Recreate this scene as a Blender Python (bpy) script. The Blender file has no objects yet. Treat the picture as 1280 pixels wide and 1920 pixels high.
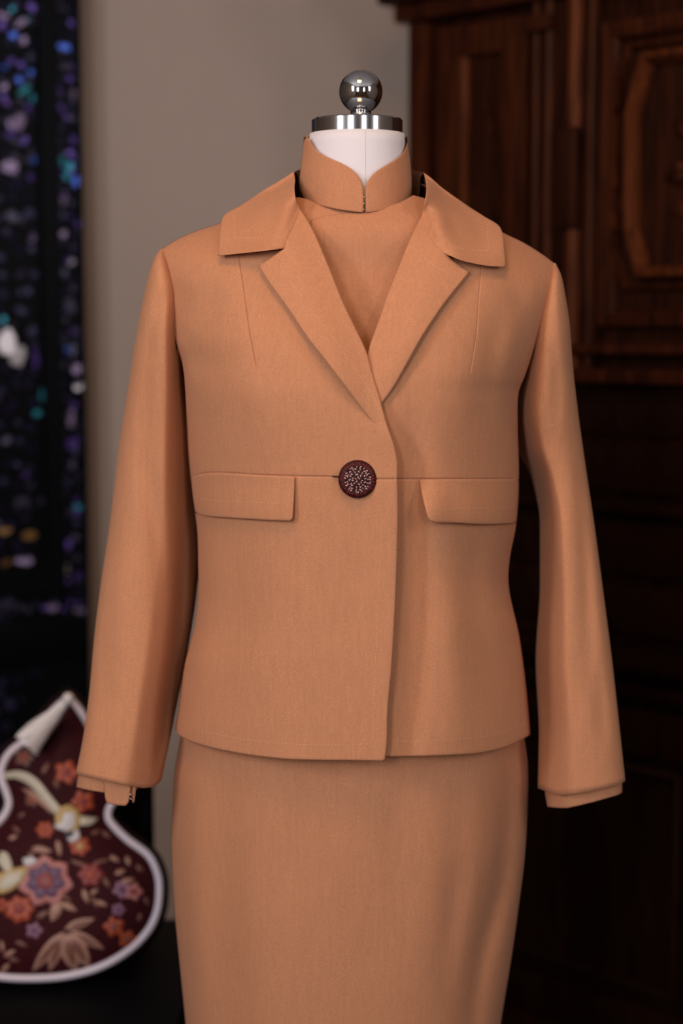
import bpy, bmesh, math, random
import numpy as np
from mathutils import Vector, Matrix
from mathutils.geometry import delaunay_2d_cdt

random.seed(7)
np.random.seed(7)
C = bpy.context.scene.collection
R = math.radians

# ------------------------------------------------------------------ camera
FPX = 3200.0
CAM = np.array([0.0, -1.85, 1.26])
PITCH = math.atan(340.0 / FPX)
cd = bpy.data.cameras.new('camera')
cd.sensor_fit = 'VERTICAL'; cd.sensor_height = 36.0; cd.sensor_width = 24.0
cd.lens = FPX / 1920.0 * 36.0
cd.clip_start = 0.05
cd.dof.use_dof = True; cd.dof.focus_distance = 1.745; cd.dof.aperture_fstop = 2.3
cam = bpy.data.objects.new('camera', cd); C.objects.link(cam)
cam.location = CAM; cam.rotation_euler = (math.pi / 2 - PITCH, 0, 0)
bpy.context.scene.camera = cam

# ------------------------------------------------------------------ world, lights, exposure
W = bpy.data.worlds.new('world'); bpy.context.scene.world = W; W.use_nodes = True
bg = W.node_tree.nodes['Background']
bg.inputs[0].default_value = (0.62, 0.70, 0.85, 1); bg.inputs[1].default_value = 0.35

def area(name, loc, target, sx, sy, power, col, spread=180):
    l = bpy.data.lights.new(name, 'AREA'); l.shape = 'RECTANGLE'; l.size = sx; l.size_y = sy
    l.energy = power; l.color = col; l.spread = R(spread)
    o = bpy.data.objects.new(name, l); C.objects.link(o); o.location = loc
    d = Vector(target) - Vector(loc)
    o.rotation_euler = d.to_track_quat('-Z', 'Y').to_euler()
    return o
# daylight coming in through the windows behind the camera and the one in the left wall
area('window_light_a', (-0.95, -3.36, 1.75), (-0.30, 0, 1.45), 0.42, 1.10, 26, (0.96, 0.95, 1.0))
area('window_light_b', (1.05, -3.36, 1.75), (0.30, 0, 1.45), 0.36, 1.10, 12, (0.96, 0.95, 1.0))
area('window_light_c', (-1.66, -1.75, 1.90), (0, -0.15, 1.40), 0.42, 0.95, 18, (0.94, 0.94, 1.0))
area('window_light_d', (2.06, -1.85, 1.95), (0, -0.15, 1.40), 0.42, 0.95, 9, (0.96, 0.95, 1.0))
# warm lamp on the ceiling
area('ceiling_lamp_light', (-0.15, -1.00, 2.60), (-0.05, -0.55, 0.0), 0.42, 0.42, 7.0, (1.0, 0.52, 0.14))

vs = bpy.context.scene.view_settings
vs.view_transform = 'Standard'; vs.look = 'None'; vs.gamma = 1.0; vs.use_curve_mapping = False
vs.exposure = 0.60

# ------------------------------------------------------------------ maths helpers
cp, sp = math.cos(PITCH), math.sin(PITCH)
def rays(px, py):
    px = np.asarray(px, float); py = np.asarray(py, float)
    a = (px - 640.0) / FPX; b = (960.0 - py) / FPX
    return np.stack([a, cp + b * sp, -sp + b * cp], -1)
def P(px, py, Y):
    """point of the place seen at a pixel and lying at depth Y"""
    d = rays(px, py)
    t = (np.asarray(Y, float) - CAM[1]) / d[..., 1]
    return CAM + d * t[..., None]
def V3(px, py, Y): return Vector(P(px, py, Y))

def pchip(xs, ys):
    xs = np.array(xs, float); ys = np.array(ys, float)
    h = np.diff(xs); dl = np.diff(ys) / h
    m = np.zeros(len(xs)); m[0] = dl[0]; m[-1] = dl[-1]
    for i in range(1, len(xs) - 1):
        if dl[i-1] * dl[i] > 0:
            w1 = 2*h[i] + h[i-1]; w2 = h[i] + 2*h[i-1]
            m[i] = (w1 + w2) / (w1/dl[i-1] + w2/dl[i])
    def f(x):
        x = np.clip(np.asarray(x, float), xs[0], xs[-1])
        k = np.clip(np.searchsorted(xs, x) - 1, 0, len(xs) - 2)
        t = (x - xs[k]) / h[k]
        return ((1+2*t)*(1-t)**2*ys[k] + t*(1-t)**2*h[k]*m[k] + t*t*(3-2*t)*ys[k+1] + t*t*(t-1)*h[k]*m[k+1])
    return f
def smooth(a, b, x):
    t = np.clip((np.asarray(x, float) - a) / (b - a), 0, 1); return t*t*(3-2*t)

def spline(pts, step=5.0, closed=False, corner=38):
    """points through pts: smooth, but sharp at corners"""
    p = [np.array(q, float) for q in pts]; n = len(p)
    if closed: p.append(p[0])
    m = len(p)
    def is_corner(i):
        if not closed and i in (0, m-1): return True
        a = p[i] - p[i-1 if i > 0 else m-2]; b = p[(i+1) if i < m-1 else 1] - p[i]
        c = a.dot(b) / (np.linalg.norm(a)*np.linalg.norm(b) + 1e-9)
        return math.degrees(math.acos(max(-1, min(1, c)))) > corner
    cor = [is_corner(i) for i in range(m)]
    out = []
    for i in range(m-1):
        a, b = p[i], p[i+1]; L = np.linalg.norm(b-a)
        if cor[i]: ta = None
        else: ta = (p[i+1] - p[i-1 if i > 0 else m-2])
        if cor[i+1]: tb = None
        else: tb = (p[i+2 if i+2 < m else 1] - p[i])
        ta = (b-a) if ta is None else ta / np.linalg.norm(ta) * L
        tb = (b-a) if tb is None else tb / np.linalg.norm(tb) * L
        k = max(1, int(math.ceil(L/step)))
        for j in range(k):
            t = j/k
            out.append((2*t**3-3*t*t+1)*a + (t**3-2*t*t+t)*ta + (-2*t**3+3*t*t)*b + (t**3-t*t)*tb)
    if not closed: out.append(p[-1])
    return np.array(out)

def seg_dist(q, line, closed=False):
    """distance of points q (n,2) to a polyline and the length fraction of the nearest point"""
    a = line; b = np.roll(line, -1, 0)
    if not closed: a, b = a[:-1], b[:-1]
    L = np.linalg.norm(b-a, axis=1); cum = np.concatenate([[0], np.cumsum(L)])
    best = np.full(len(q), 1e9); fr = np.zeros(len(q))
    ch = 4000
    for s in range(0, len(q), ch):
        qq = q[s:s+ch, None, :]
        ab = (b-a)[None]; t = np.clip(((qq-a[None])*ab).sum(-1) / (L[None]**2 + 1e-12), 0, 1)
        d = np.linalg.norm(qq - (a[None] + ab*t[..., None]), axis=-1)
        k = d.argmin(1); i = np.arange(len(k))
        best[s:s+ch] = d[i, k]; fr[s:s+ch] = (cum[k] + t[i, k]*L[k]) / cum[-1]
    return best, fr
def inside(q, poly):
    x, y = q[:, 0], q[:, 1]; r = np.zeros(len(q), bool)
    a = poly; b = np.roll(poly, -1, 0)
    for (x0, y0), (x1, y1) in zip(a, b):
        c = ((y0 > y) != (y1 > y))
        if abs(y1-y0) > 1e-12: r ^= c & (x < (x1-x0)*(y-y0)/(y1-y0) + x0)
    return r
def fold_field(folds, k=1.0):
    fs = [(spline(l, 12), amp*k, w) for l, amp, w in folds]
    def f(px, py):
        px = np.asarray(px, float); py = np.asarray(py, float)
        sh = px.shape; q = np.stack([px.ravel(), py.ravel()], -1); r = np.zeros(len(q))
        for l, amp, w in fs:
            d, t = seg_dist(q, l)
            r += amp*np.exp(-(d/w)**2) * np.sin(np.pi*np.clip(t*0.96+0.02, 0, 1))**0.6
        return r.reshape(sh)
    return f
def rbf(ctrl):
    c = np.array([[a, b] for a, b, _ in ctrl], float)/100; y = np.array([v for *_, v in ctrl])
    def k(r): return np.where(r > 1e-9, r*r*np.log(r+1e-12), 0)
    n = len(c); A = np.zeros((n+3, n+3))
    A[:n, :n] = k(np.linalg.norm(c[:, None]-c[None], axis=-1)); A[:n, n] = 1; A[:n, n+1:] = c
    A[n:, :n] = A[:n, n:].T
    w = np.linalg.solve(A, np.concatenate([y, [0, 0, 0]]))
    def f(px, py):
        px = np.asarray(px, float); py = np.asarray(py, float)
        q = np.stack([px, py], -1)/100
        d = np.linalg.norm(q[..., None, :]-c, axis=-1)
        return k(d) @ w[:n] + w[n] + q @ w[n+1:]
    return f

# ------------------------------------------------------------------ object helpers
def tag(o, label=None, cat=None, group=None, kind=None):
    if label: o['label'] = label
    if cat: o['category'] = cat
    if group: o['group'] = group
    if kind: o['kind'] = kind
    return o
def thing(name, label, cat, loc, group=None):
    o = bpy.data.objects.new(name, None); C.objects.link(o); o.location = loc
    o.empty_display_size = 0.05
    return tag(o, label, cat, group)
def link(name, me, mat, parent=None, smooth_=True):
    me.materials.clear(); me.materials.append(mat)
    if smooth_: me.shade_smooth()
    o = bpy.data.objects.new(name, me); C.objects.link(o)
    if parent is not None:
        o.parent = parent
        M = Matrix.Identity(4); q = parent
        while q is not None:
            M = Matrix.Translation(q.location) @ q.rotation_euler.to_matrix().to_4x4() @ M; q = q.parent
        me.transform(M.inverted())
    return o
def mesh(name, verts, faces):
    me = bpy.data.meshes.new(name)
    me.from_pydata([tuple(map(float, v)) for v in verts], [], faces); me.update()
    return me
def from_bm(name, bm, mat, parent=None, smooth_=True):
    bmesh.ops.recalc_face_normals(bm, faces=bm.faces)
    me = bpy.data.meshes.new(name); bm.to_mesh(me); bm.free()
    return link(name, me, mat, parent, smooth_)
def auto(o, deg=35):
    me = o.data
    me.shade_smooth()
    try: me.set_sharp_from_angle(angle=R(deg))
    except Exception: pass
    return o

def triangulate(poly, rings, spacing, extra=None):
    pts = [poly]; bl = poly
    area2 = np.sum(bl[:, 0]*np.roll(bl[:, 1], -1) - np.roll(bl[:, 0], -1)*bl[:, 1])
    tan = np.roll(bl, -1, 0) - np.roll(bl, 1, 0); tan /= np.linalg.norm(tan, axis=1)[:, None] + 1e-9
    nrm = np.stack([-tan[:, 1], tan[:, 0]], -1) * (1 if area2 > 0 else -1)
    cand = []
    for r in rings:
        q = bl + nrm*r
        ok = inside(q, poly); q = q[ok]
        d, _ = seg_dist(q, poly, True); cand.append(q[d > r*0.85])
    if extra is not None and len(extra):
        ok = inside(extra, poly); q = extra[ok]
        if len(q):
            d, _ = seg_dist(q, poly, True); cand.append(q[d > 1.0])
    lo, hi = poly.min(0), poly.max(0); s = spacing
    gy = np.arange(lo[1], hi[1], s*0.87); gx = np.arange(lo[0], hi[0], s)
    g = np.array([[x + (s/2 if j % 2 else 0), y] for j, y in enumerate(gy) for x in gx])
    if len(g):
        g = g[inside(g, poly)]
        if len(g):
            d, _ = seg_dist(g, poly, True); g = g[d > (max(rings) if rings else 0) + s*0.4]
            if extra is not None and len(extra) and len(g):
                keep = np.ones(len(g), bool)
                for a in range(0, len(g), 500):
                    keep[a:a+500] = np.linalg.norm(g[a:a+500, None]-extra[None], axis=-1).min(1) > s*0.35
                g = g[keep]
            cand.append(g)
    allp = np.concatenate(pts + cand)
    n = len(poly)
    v, e, f, *_ = delaunay_2d_cdt([Vector(p) for p in allp], [], [list(range(n))], 1, 1e-4)
    return np.array([[a.x, a.y] for a in v]), [tuple(t) for t in f]

def sheet(name, outline, field, mat, parent, half=0.0013, rnd=3.2, spacing=11, seams=(), rings=None, step=5.0, back=True, closed_pts=False):
    """a piece of cloth of real thickness: outline in pixels, depth given by field; its edge is rounded"""
    poly = np.array(outline, float) if closed_pts else spline(outline, step, True)
    rg = rings if rings is not None else [rnd*0.25, rnd*0.8, rnd*1.7, rnd*3.2]
    ex = []; sl = []
    for line, depth, w in seams:
        l = spline(line, 5); sl.append((l, depth, w))
        t = np.gradient(l, axis=0); t /= np.linalg.norm(t, axis=1)[:, None]; nn = np.stack([-t[:, 1], t[:, 0]], -1)
        for k in (-3.5, -1.6, -0.7, 0, 0.7, 1.6, 3.5): ex.append(l + nn*k*w)
    ex = np.concatenate(ex) if ex else None
    v, f = triangulate(poly, rg, spacing, ex)
    d, _ = seg_dist(v, poly, True)
    r = np.sqrt(np.clip(1 - (1 - np.clip(d/rnd, 0, 1))**2, 0, 1))
    Y = field(v[:, 0], v[:, 1])
    g = np.zeros(len(v))
    for l, depth, w in sl:
        dd, tt = seg_dist(v, l); g += depth*np.exp(-(dd/w)**2) * smooth(0, 0.03, tt) * (1-smooth(0.97, 1.0, tt))
    fr = P(v[:, 0], v[:, 1], Y - half*r + g)
    if not back:
        me = mesh(name, fr, f); o = link(name, me, mat, parent)
    else:
        bk = P(v[:, 0], v[:, 1], Y + half*r)
        n = len(v); edge = d < 1e-3
        idx = np.where(edge, np.arange(n), np.arange(n)+n)
        vv = np.concatenate([fr, bk])
        ff = list(f) + [(int(idx[c]), int(idx[b]), int(idx[a])) for a, b, c in f]
        me = mesh(name, vv, ff)
        bm = bmesh.new(); bm.from_mesh(me)
        bmesh.ops.delete(bm, geom=[q for q in bm.verts if not q.link_faces], context='VERTS')
        bm.to_mesh(me); bm.free()
        o = link(name, me, mat, parent)
    bm = bmesh.new(); bm.from_mesh(o.data)
    bmesh.ops.recalc_face_normals(bm, faces=bm.faces)
    if not back:
        bm.faces.ensure_lookup_table()
        if sum(q.normal.y for q in bm.faces) > 0: bmesh.ops.reverse_faces(bm, faces=bm.faces)
    bm.to_mesh(o.data); bm.free()
    return o

def tube(name, pts, rad, mat, parent=None, seg=8, closed=False, cap=True):
    pts = [Vector(p) for p in pts]; n = len(pts); vs_, fs = [], []
    rad = rad if hasattr(rad, '__len__') else [rad]*n
    up = Vector((0.31, 0.52, 0.79)); prev = None
    for i, p in enumerate(pts):
        if closed: t = pts[(i+1) % n] - pts[i-1]
        else: t = pts[min(i+1, n-1)] - pts[max(i-1, 0)]
        t.normalize()
        a = (up - t*up.dot(t)) if prev is None else (prev - t*prev.dot(t))
        a.normalize(); prev = a; b = t.cross(a)
        for k in range(seg):
            w = 2*math.pi*k/seg; vs_.append(p + (a*math.cos(w) + b*math.sin(w))*rad[i])
    m = n if closed else n-1
    for i in range(m):
        for k in range(seg):
            j = (i+1) % n; fs.append((i*seg+k, i*seg+(k+1) % seg, j*seg+(k+1) % seg, j*seg+k))
    if cap and not closed:
        fs.append(tuple(range(seg))[::-1]); fs.append(tuple((n-1)*seg+k for k in range(seg)))
    me = mesh(name, vs_, fs)
    bm = bmesh.new(); bm.from_mesh(me); bmesh.ops.recalc_face_normals(bm, faces=bm.faces); bm.to_mesh(me); bm.free()
    return auto(link(name, me, mat, parent), 50)
def lathe_bm(profile, seg=64, center=(0, 0, 0)):
    bm = bmesh.new(); rings = []
    for r, z in profile:
        if r < 1e-6: rings.append([bm.verts.new((center[0], center[1], center[2]+z))])
        else: rings.append([bm.verts.new((center[0]+r*math.cos(2*math.pi*k/seg), center[1]+r*math.sin(2*math.pi*k/seg), center[2]+z)) for k in range(seg)])
    for a, b in zip(rings, rings[1:]):
        for k in range(seg):
            k2 = (k+1) % seg
            if len(a) == 1 and len(b) == 1: continue
            if len(a) == 1: bm.faces.new((a[0], b[k], b[k2]))
            elif len(b) == 1: bm.faces.new((a[k], a[k2], b[0]))
            else: bm.faces.new((a[k], a[k2], b[k2], b[k]))
    return bm
def box_bm(x0, x1, y0, y1, z0, z1, bev=0.0, bm=None, seg=2):
    own = bm is None
    bm = bm or bmesh.new()
    v = [bm.verts.new(p) for p in ((x0,y0,z0),(x1,y0,z0),(x1,y1,z0),(x0,y1,z0),(x0,y0,z1),(x1,y0,z1),(x1,y1,z1),(x0,y1,z1))]
    fs = [bm.faces.new([v[i] for i in q]) for q in ((0,3,2,1),(4,5,6,7),(0,1,5,4),(1,2,6,5),(2,3,7,6),(3,0,4,7))]
    if bev > 0 and own: bmesh.ops.bevel(bm, geom=bm.edges[:], offset=bev, segments=seg, affect='EDGES', profile=0.6)
    return bm
def box(name, x0, x1, y0, y1, z0, z1, mat, parent=None, bev=0.0, M=None):
    bm = box_bm(x0, x1, y0, y1, z0, z1, bev)
    if M is not None: bm.transform(M)
    o = from_bm(name, bm, mat, parent, True); return auto(o, 40)

# ------------------------------------------------------------------ materials
def material(name):
    m = bpy.data.materials.new(name); m.use_nodes = True
    nt = m.node_tree; return m, nt, nt.nodes['Principled BSDF'], nt.nodes, nt.links
def simple(name, col, rough=0.5, metal=0.0, noise=0.0, scale=40, bump=0.0, spec=0.5, coat=0.0, sheen=0.0):
    m, nt, b, N, L = material(name)
    b.inputs['Base Color'].default_value = (*col, 1); b.inputs['Roughness'].default_value = rough
    b.inputs['Metallic'].default_value = metal; b.inputs['Specular IOR Level'].default_value = spec
    b.inputs['Coat Weight'].default_value = coat; b.inputs['Coat Roughness'].default_value = 0.15
    b.inputs['Sheen Weight'].default_value = sheen
    tc = N.new('ShaderNodeTexCoord'); n = N.new('ShaderNodeTexNoise'); n.inputs['Scale'].default_value = scale
    n.inputs['Detail'].default_value = 4; L.new(tc.outputs['Object'], n.inputs['Vector'])
    if noise > 0:
        mx = N.new('ShaderNodeMix'); mx.data_type = 'RGBA'
        mx.inputs[6].default_value = (*[c*(1-noise) for c in col], 1); mx.inputs[7].default_value = (*[min(1, c*(1+noise)) for c in col], 1)
        L.new(n.outputs['Fac'], mx.inputs[0]); L.new(mx.outputs[2], b.inputs['Base Color'])
    if bump > 0:
        bp = N.new('ShaderNodeBump'); bp.inputs['Strength'].default_value = bump; bp.inputs['Distance'].default_value = 0.002
        L.new(n.outputs['Fac'], bp.inputs['Height']); L.new(bp.outputs['Normal'], b.inputs['Normal'])
    return m

def twill(name, col, k=1.0):
    m, nt, b, N, L = material(name)
    tc = N.new('ShaderNodeTexCoord')
    mp = N.new('ShaderNodeMapping'); mp.inputs['Rotation'].default_value = (0, R(-38), 0)
    L.new(tc.outputs['Object'], mp.inputs['Vector'])
    wv = N.new('ShaderNodeTexWave'); wv.bands_direction = 'X'; wv.inputs['Scale'].default_value = 300; wv.inputs['Distortion'].default_value = 1.2
    wv.inputs['Detail'].default_value = 2; wv.inputs['Detail Scale'].default_value = 3
    L.new(mp.outputs['Vector'], wv.inputs['Vector'])
    fine = N.new('ShaderNodeTexNoise'); fine.inputs['Scale'].default_value = 900; fine.inputs['Detail'].default_value = 3
    L.new(tc.outputs['Object'], fine.inputs['Vector'])
    mp2 = N.new('ShaderNodeMapping'); mp2.inputs['Scale'].default_value = (1, 1, 0.12)
    L.new(tc.outputs['Object'], mp2.inputs['Vector'])
    slub = N.new('ShaderNodeTexNoise'); slub.inputs['Scale'].default_value = 260; slub.inputs['Detail'].default_value = 4
    L.new(mp2.outputs['Vector'], slub.inputs['Vector'])
    big = N.new('ShaderNodeTexNoise'); big.inputs['Scale'].default_value = 14; big.inputs['Detail'].default_value = 3
    L.new(tc.outputs['Object'], big.inputs['Vector'])
    a = N.new('ShaderNodeMath'); a.operation = 'MULTIPLY_ADD'; a.inputs[1].default_value = 0.5
    L.new(fine.outputs['Fac'], a.inputs[0])
    s2 = N.new('ShaderNodeMath'); s2.operation = 'MULTIPLY'; s2.inputs[1].default_value = 0.16
    L.new(slub.outputs['Fac'], s2.inputs[0]); L.new(s2.outputs[0], a.inputs[2])
    a2 = N.new('ShaderNodeMath'); a2.operation = 'MULTIPLY_ADD'; a2.inputs[1].default_value = 0.22
    L.new(wv.outputs['Fac'], a2.inputs[0]); L.new(a.outputs[0], a2.inputs[2])
    rp = N.new('ShaderNodeValToRGB')
    rp.color_ramp.elements[0].position = 0.30; rp.color_ramp.elements[0].color = (*[c*0.78*k for c in col], 1)
    rp.color_ramp.elements[1].position = 0.60; rp.color_ramp.elements[1].color = (*[min(1, c*1.20*k) for c in col], 1)
    L.new(a2.outputs[0], rp.inputs['Fac']); L.new(rp.outputs['Color'], b.inputs['Base Color'])
    b.inputs['Roughness'].default_value = 0.86; b.inputs['Specular IOR Level'].default_value = 0.18
    b.inputs['Sheen Weight'].default_value = 0.10; b.inputs['Sheen Roughness'].default_value = 0.45
    b.inputs['Sheen Tint'].default_value = (1.0, 0.82, 0.7, 1)
    bp = N.new('ShaderNodeBump'); bp.inputs['Strength'].default_value = 0.25; bp.inputs['Distance'].default_value = 0.0006
    L.new(a2.outputs[0], bp.inputs['Height'])
    bp2 = N.new('ShaderNodeBump'); bp2.inputs['Strength'].default_value = 0.10; bp2.inputs['Distance'].default_value = 0.01
    L.new(big.outputs['Fac'], bp2.inputs['Height']); L.new(bp.outputs['Normal'], bp2.inputs['Normal'])
    L.new(bp2.outputs['Normal'], b.inputs['Normal'])
    return m

def wood(name, c0, c1, rough=0.36, axis=(9, 9, 0.7)):
    m, nt, b, N, L = material(name)
    tc = N.new('ShaderNodeTexCoord'); mp = N.new('ShaderNodeMapping'); mp.inputs['Scale'].default_value = axis
    L.new(tc.outputs['Object'], mp.inputs['Vector'])
    n = N.new('ShaderNodeTexNoise'); n.inputs['Scale'].default_value = 7; n.inputs['Detail'].default_value = 7; n.inputs['Distortion'].default_value = 1.4
    L.new(mp.outputs['Vector'], n.inputs['Vector'])
    rp = N.new('ShaderNodeValToRGB'); rp.color_ramp.elements[0].position = 0.32; rp.color_ramp.elements[0].color = (*c0, 1)
    rp.color_ramp.elements[1].position = 0.72; rp.color_ramp.elements[1].color = (*c1, 1)
    L.new(n.outputs['Fac'], rp.inputs['Fac']); L.new(rp.outputs['Color'], b.inputs['Base Color'])
    b.inputs['Roughness'].default_value = rough; b.inputs['Specular IOR Level'].default_value = 0.12; b.inputs['Specular Tint'].default_value = (1.0, 0.62, 0.42, 1)
    bp = N.new('ShaderNodeBump'); bp.inputs['Strength'].default_value = 0.15; bp.inputs['Distance'].default_value = 0.002
    L.new(n.outputs['Fac'], bp.inputs['Height']); L.new(bp.outputs['Normal'], b.inputs['Normal'])
    return m

def pearl(name, col, col2):
    m, nt, b, N, L = material(name)
    tc = N.new('ShaderNodeTexCoord'); n = N.new('ShaderNodeTexNoise'); n.inputs['Scale'].default_value = 55; n.inputs['Detail'].default_value = 3
    L.new(tc.outputs['Object'], n.inputs['Vector'])
    rp = N.new('ShaderNodeValToRGB'); rp.color_ramp.elements[0].position = 0.35; rp.color_ramp.elements[0].color = (*col, 1)
    rp.color_ramp.elements[1].position = 0.65; rp.color_ramp.elements[1].color = (*col2, 1)
    L.new(n.outputs['Fac'], rp.inputs['Fac']); L.new(rp.outputs['Color'], b.inputs['Base Color'])
    b.inputs['Metallic'].default_value = 0.55; b.inputs['Roughness'].default_value = 0.34
    return m

TAN = (0.485, 0.212, 0.106)
M_JKT = twill('jacket_twill', TAN)
M_DRS = twill('dress_twill', (0.475, 0.206, 0.104))
M_COLLAR_SHADE = simple('collar_inner_shade', (0.10, 0.042, 0.022), 0.7)  # jacket cloth darkened: the shade inside the collar painted into its colour
M_STI = simple('tan_stitch_thread', (0.66, 0.33, 0.18), 0.7)
M_NECK = simple('white_linen', (0.66, 0.62, 0.645), 0.8, noise=0.03, scale=600, bump=0.08)
M_SEAM = simple('linen_seam', (0.60, 0.55, 0.52), 0.8)
M_CHROME = simple('polished_steel', (0.62, 0.61, 0.62), 0.06, 1.0, noise=0.03, scale=6)
M_BRUSH = simple('brushed_steel', (0.60, 0.59, 0.60), 0.13, 1.0, noise=0.03, scale=6)
M_BTN = simple('button_maroon', (0.025, 0.003, 0.003), 0.6, spec=0.2, noise=0.2, scale=300)
M_BTN2 = simple('button_red_thread', (0.15, 0.018, 0.014), 0.6, spec=0.2, noise=0.35, scale=500)
M_BTN3 = simple('button_pink_thread', (0.62, 0.33, 0.30), 0.45, noise=0.3, scale=500)
M_HOOK = simple('hook_metal', (0.30, 0.29, 0.29), 0.25, 1.0)
M_DARK = simple('dark_gap_thread', (0.02, 0.008, 0.006), 0.9)
M_BLACK = simple('black_lacquer', (0.0025, 0.0025, 0.0035), 0.42, spec=0.07)
M_BLACK2 = simple('black_chair_paint', (0.003, 0.0025, 0.003), 0.6, spec=0.1)
M_WOOD = wood('dark_walnut', (0.007, 0.0016, 0.0008), (0.034, 0.0078, 0.003), 0.5)
M_WOOD2 = wood('dark_walnut_moulding', (0.013, 0.003, 0.0014), (0.060, 0.014, 0.005), 0.42)
M_WOOD_SHADE = wood('walnut_lower_shade', (0.004, 0.0010, 0.0006), (0.013, 0.0032, 0.0015), 0.55)  # same walnut darkened: light falloff low on the wardrobe put into the colour
M_WOOD_HILITE = wood('walnut_highlight', (0.034, 0.008, 0.003), (0.12, 0.030, 0.009), 0.42)  # same walnut brightened: highlights on mouldings and column painted into the colour
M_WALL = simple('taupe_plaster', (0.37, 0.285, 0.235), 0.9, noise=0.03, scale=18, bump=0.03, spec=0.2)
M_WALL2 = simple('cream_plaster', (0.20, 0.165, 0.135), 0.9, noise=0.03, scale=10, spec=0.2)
M_CEIL = simple('ceiling_paint', (0.66, 0.64, 0.63), 0.9, noise=0.02, scale=8)
M_FLOOR = wood('floor_boards', (0.05, 0.022, 0.012), (0.11, 0.05, 0.026), 0.4, (0.8, 9, 9))
M_FRAME = simple('window_paint', (0.55, 0.52, 0.48), 0.5)
M_PANE = simple('window_glass', (0.75, 0.80, 0.85), 0.1)
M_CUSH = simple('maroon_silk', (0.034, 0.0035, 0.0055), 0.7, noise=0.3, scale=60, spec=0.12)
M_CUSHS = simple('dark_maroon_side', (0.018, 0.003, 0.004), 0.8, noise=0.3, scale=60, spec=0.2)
M_PIPE = simple('white_piping', (0.62, 0.54, 0.60), 0.5, noise=0.06, scale=90)
M_TASS = simple('white_silk_tassel', (0.66, 0.60, 0.58), 0.5, noise=0.1, scale=200)

# ================================================================== THE SETTING
def struct(o): o['kind'] = 'structure'; return o
X0, X1, YB, YF, ZC = -1.7, 2.1, 1.44, -3.40, 2.72
struct(box('floor', X0-0.1, X1+0.1, YF-0.1, YB+0.1, -0.06, 0.0, M_FLOOR))
struct(box('ceiling', X0-0.1, X1+0.1, YF-0.1, YB+0.1, ZC, ZC+0.08, M_CEIL))
struct(box('wall_back', X0-0.1, X1+0.1, YB, YB+0.1, 0, ZC, M_WALL))
def wall_with_holes(name, along, fixed, lo, hi, holes, mat):
    """a wall slab with window openings; along = 'x' or 'y'"""
    bm = bmesh.new()
    cuts = sorted(set([lo, hi] + [h[0] for h in holes] + [h[1] for h in holes]))
    for a, b in zip(cuts, cuts[1:]):
        zz = [(0, ZC)]
        for h in holes:
            if a >= h[0]-1e-6 and b <= h[1]+1e-6: zz = [(0, h[2]), (h[3], ZC)]
        for z0, z1 in zz:
            if along == 'x': box_bm(a, b, fixed[0], fixed[1], z0, z1, bm=bm)
            else: box_bm(fixed[0], fixed[1], a, b, z0, z1, bm=bm)
    return struct(from_bm(name, bm, mat, None, False))
WIN_F = [(-1.20, -0.70, 1.14, 2.36), (0.83, 1.27, 1.14, 2.36)]
WIN_R = [(-2.10, -1.60, 1.40, 2.48)]
WIN_L = [(-2.00, -1.50, 1.36, 2.44)]
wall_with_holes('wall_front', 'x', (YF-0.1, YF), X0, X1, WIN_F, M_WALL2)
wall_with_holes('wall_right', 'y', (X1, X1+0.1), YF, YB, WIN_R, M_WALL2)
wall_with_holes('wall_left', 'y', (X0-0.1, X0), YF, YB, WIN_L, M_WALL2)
def window(n, a, b, z0, z1, along, xw=None):
    fb = bmesh.new(); t = 0.035
    def bb(u0, u1, w0, w1):
        if along == 'x': box_bm(u0, u1, YF-0.07, YF-0.02, w0, w1, bm=fb)
        else: box_bm(xw-0.025, xw+0.025, u0, u1, w0, w1, bm=fb)
    bb(a, a+t, z0, z1); bb(b-t, b, z0, z1); bb(a+t, b-t, z0, z0+t); bb(a+t, b-t, z1-t, z1)
    bb((a+b)/2-0.012, (a+b)/2+0.012, z0+t, z1-t); bb(a+t, b-t, (z0+z1)/2-0.012, (z0+z1)/2+0.012)
    w = struct(from_bm('window_%d' % n, fb, M_FRAME, None, False))
    pb = bmesh.new()
    if along == 'x': box_bm(a+t, b-t, YF-0.052, YF-0.047, z0+t, z1-t, bm=pb)
    else: box_bm(xw-0.003, xw+0.003, a+t, b-t, z0+t, z1-t, bm=pb)
    from_bm('window_pane', pb, M_PANE, w, False)
window(1, *WIN_F[0], 'x'); window(2, *WIN_F[1], 'x'); window(3, *WIN_L[0], 'y', X0-0.045); window(4, *WIN_R[0], 'y', X1+0.045)
cl = thing('ceiling_lamp', 'flat round ceiling lamp with pale glass shade over the dress form', 'lamp', (-0.15, -1.00, ZC))
from_bm('lamp_base', lathe_bm([(0, 0), (0.12, 0), (0.12, -0.03), (0, -0.03)], 32, (-0.15, -1.00, ZC)), M_BRUSH, cl)
from_bm('lamp_shade', lathe_bm([(0.0, -0.03), (0.22, -0.03), (0.24, -0.05), (0.21, -0.08), (0, -0.10)], 40, (-0.15, -1.00, ZC)), M_WALL2, cl)

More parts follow.
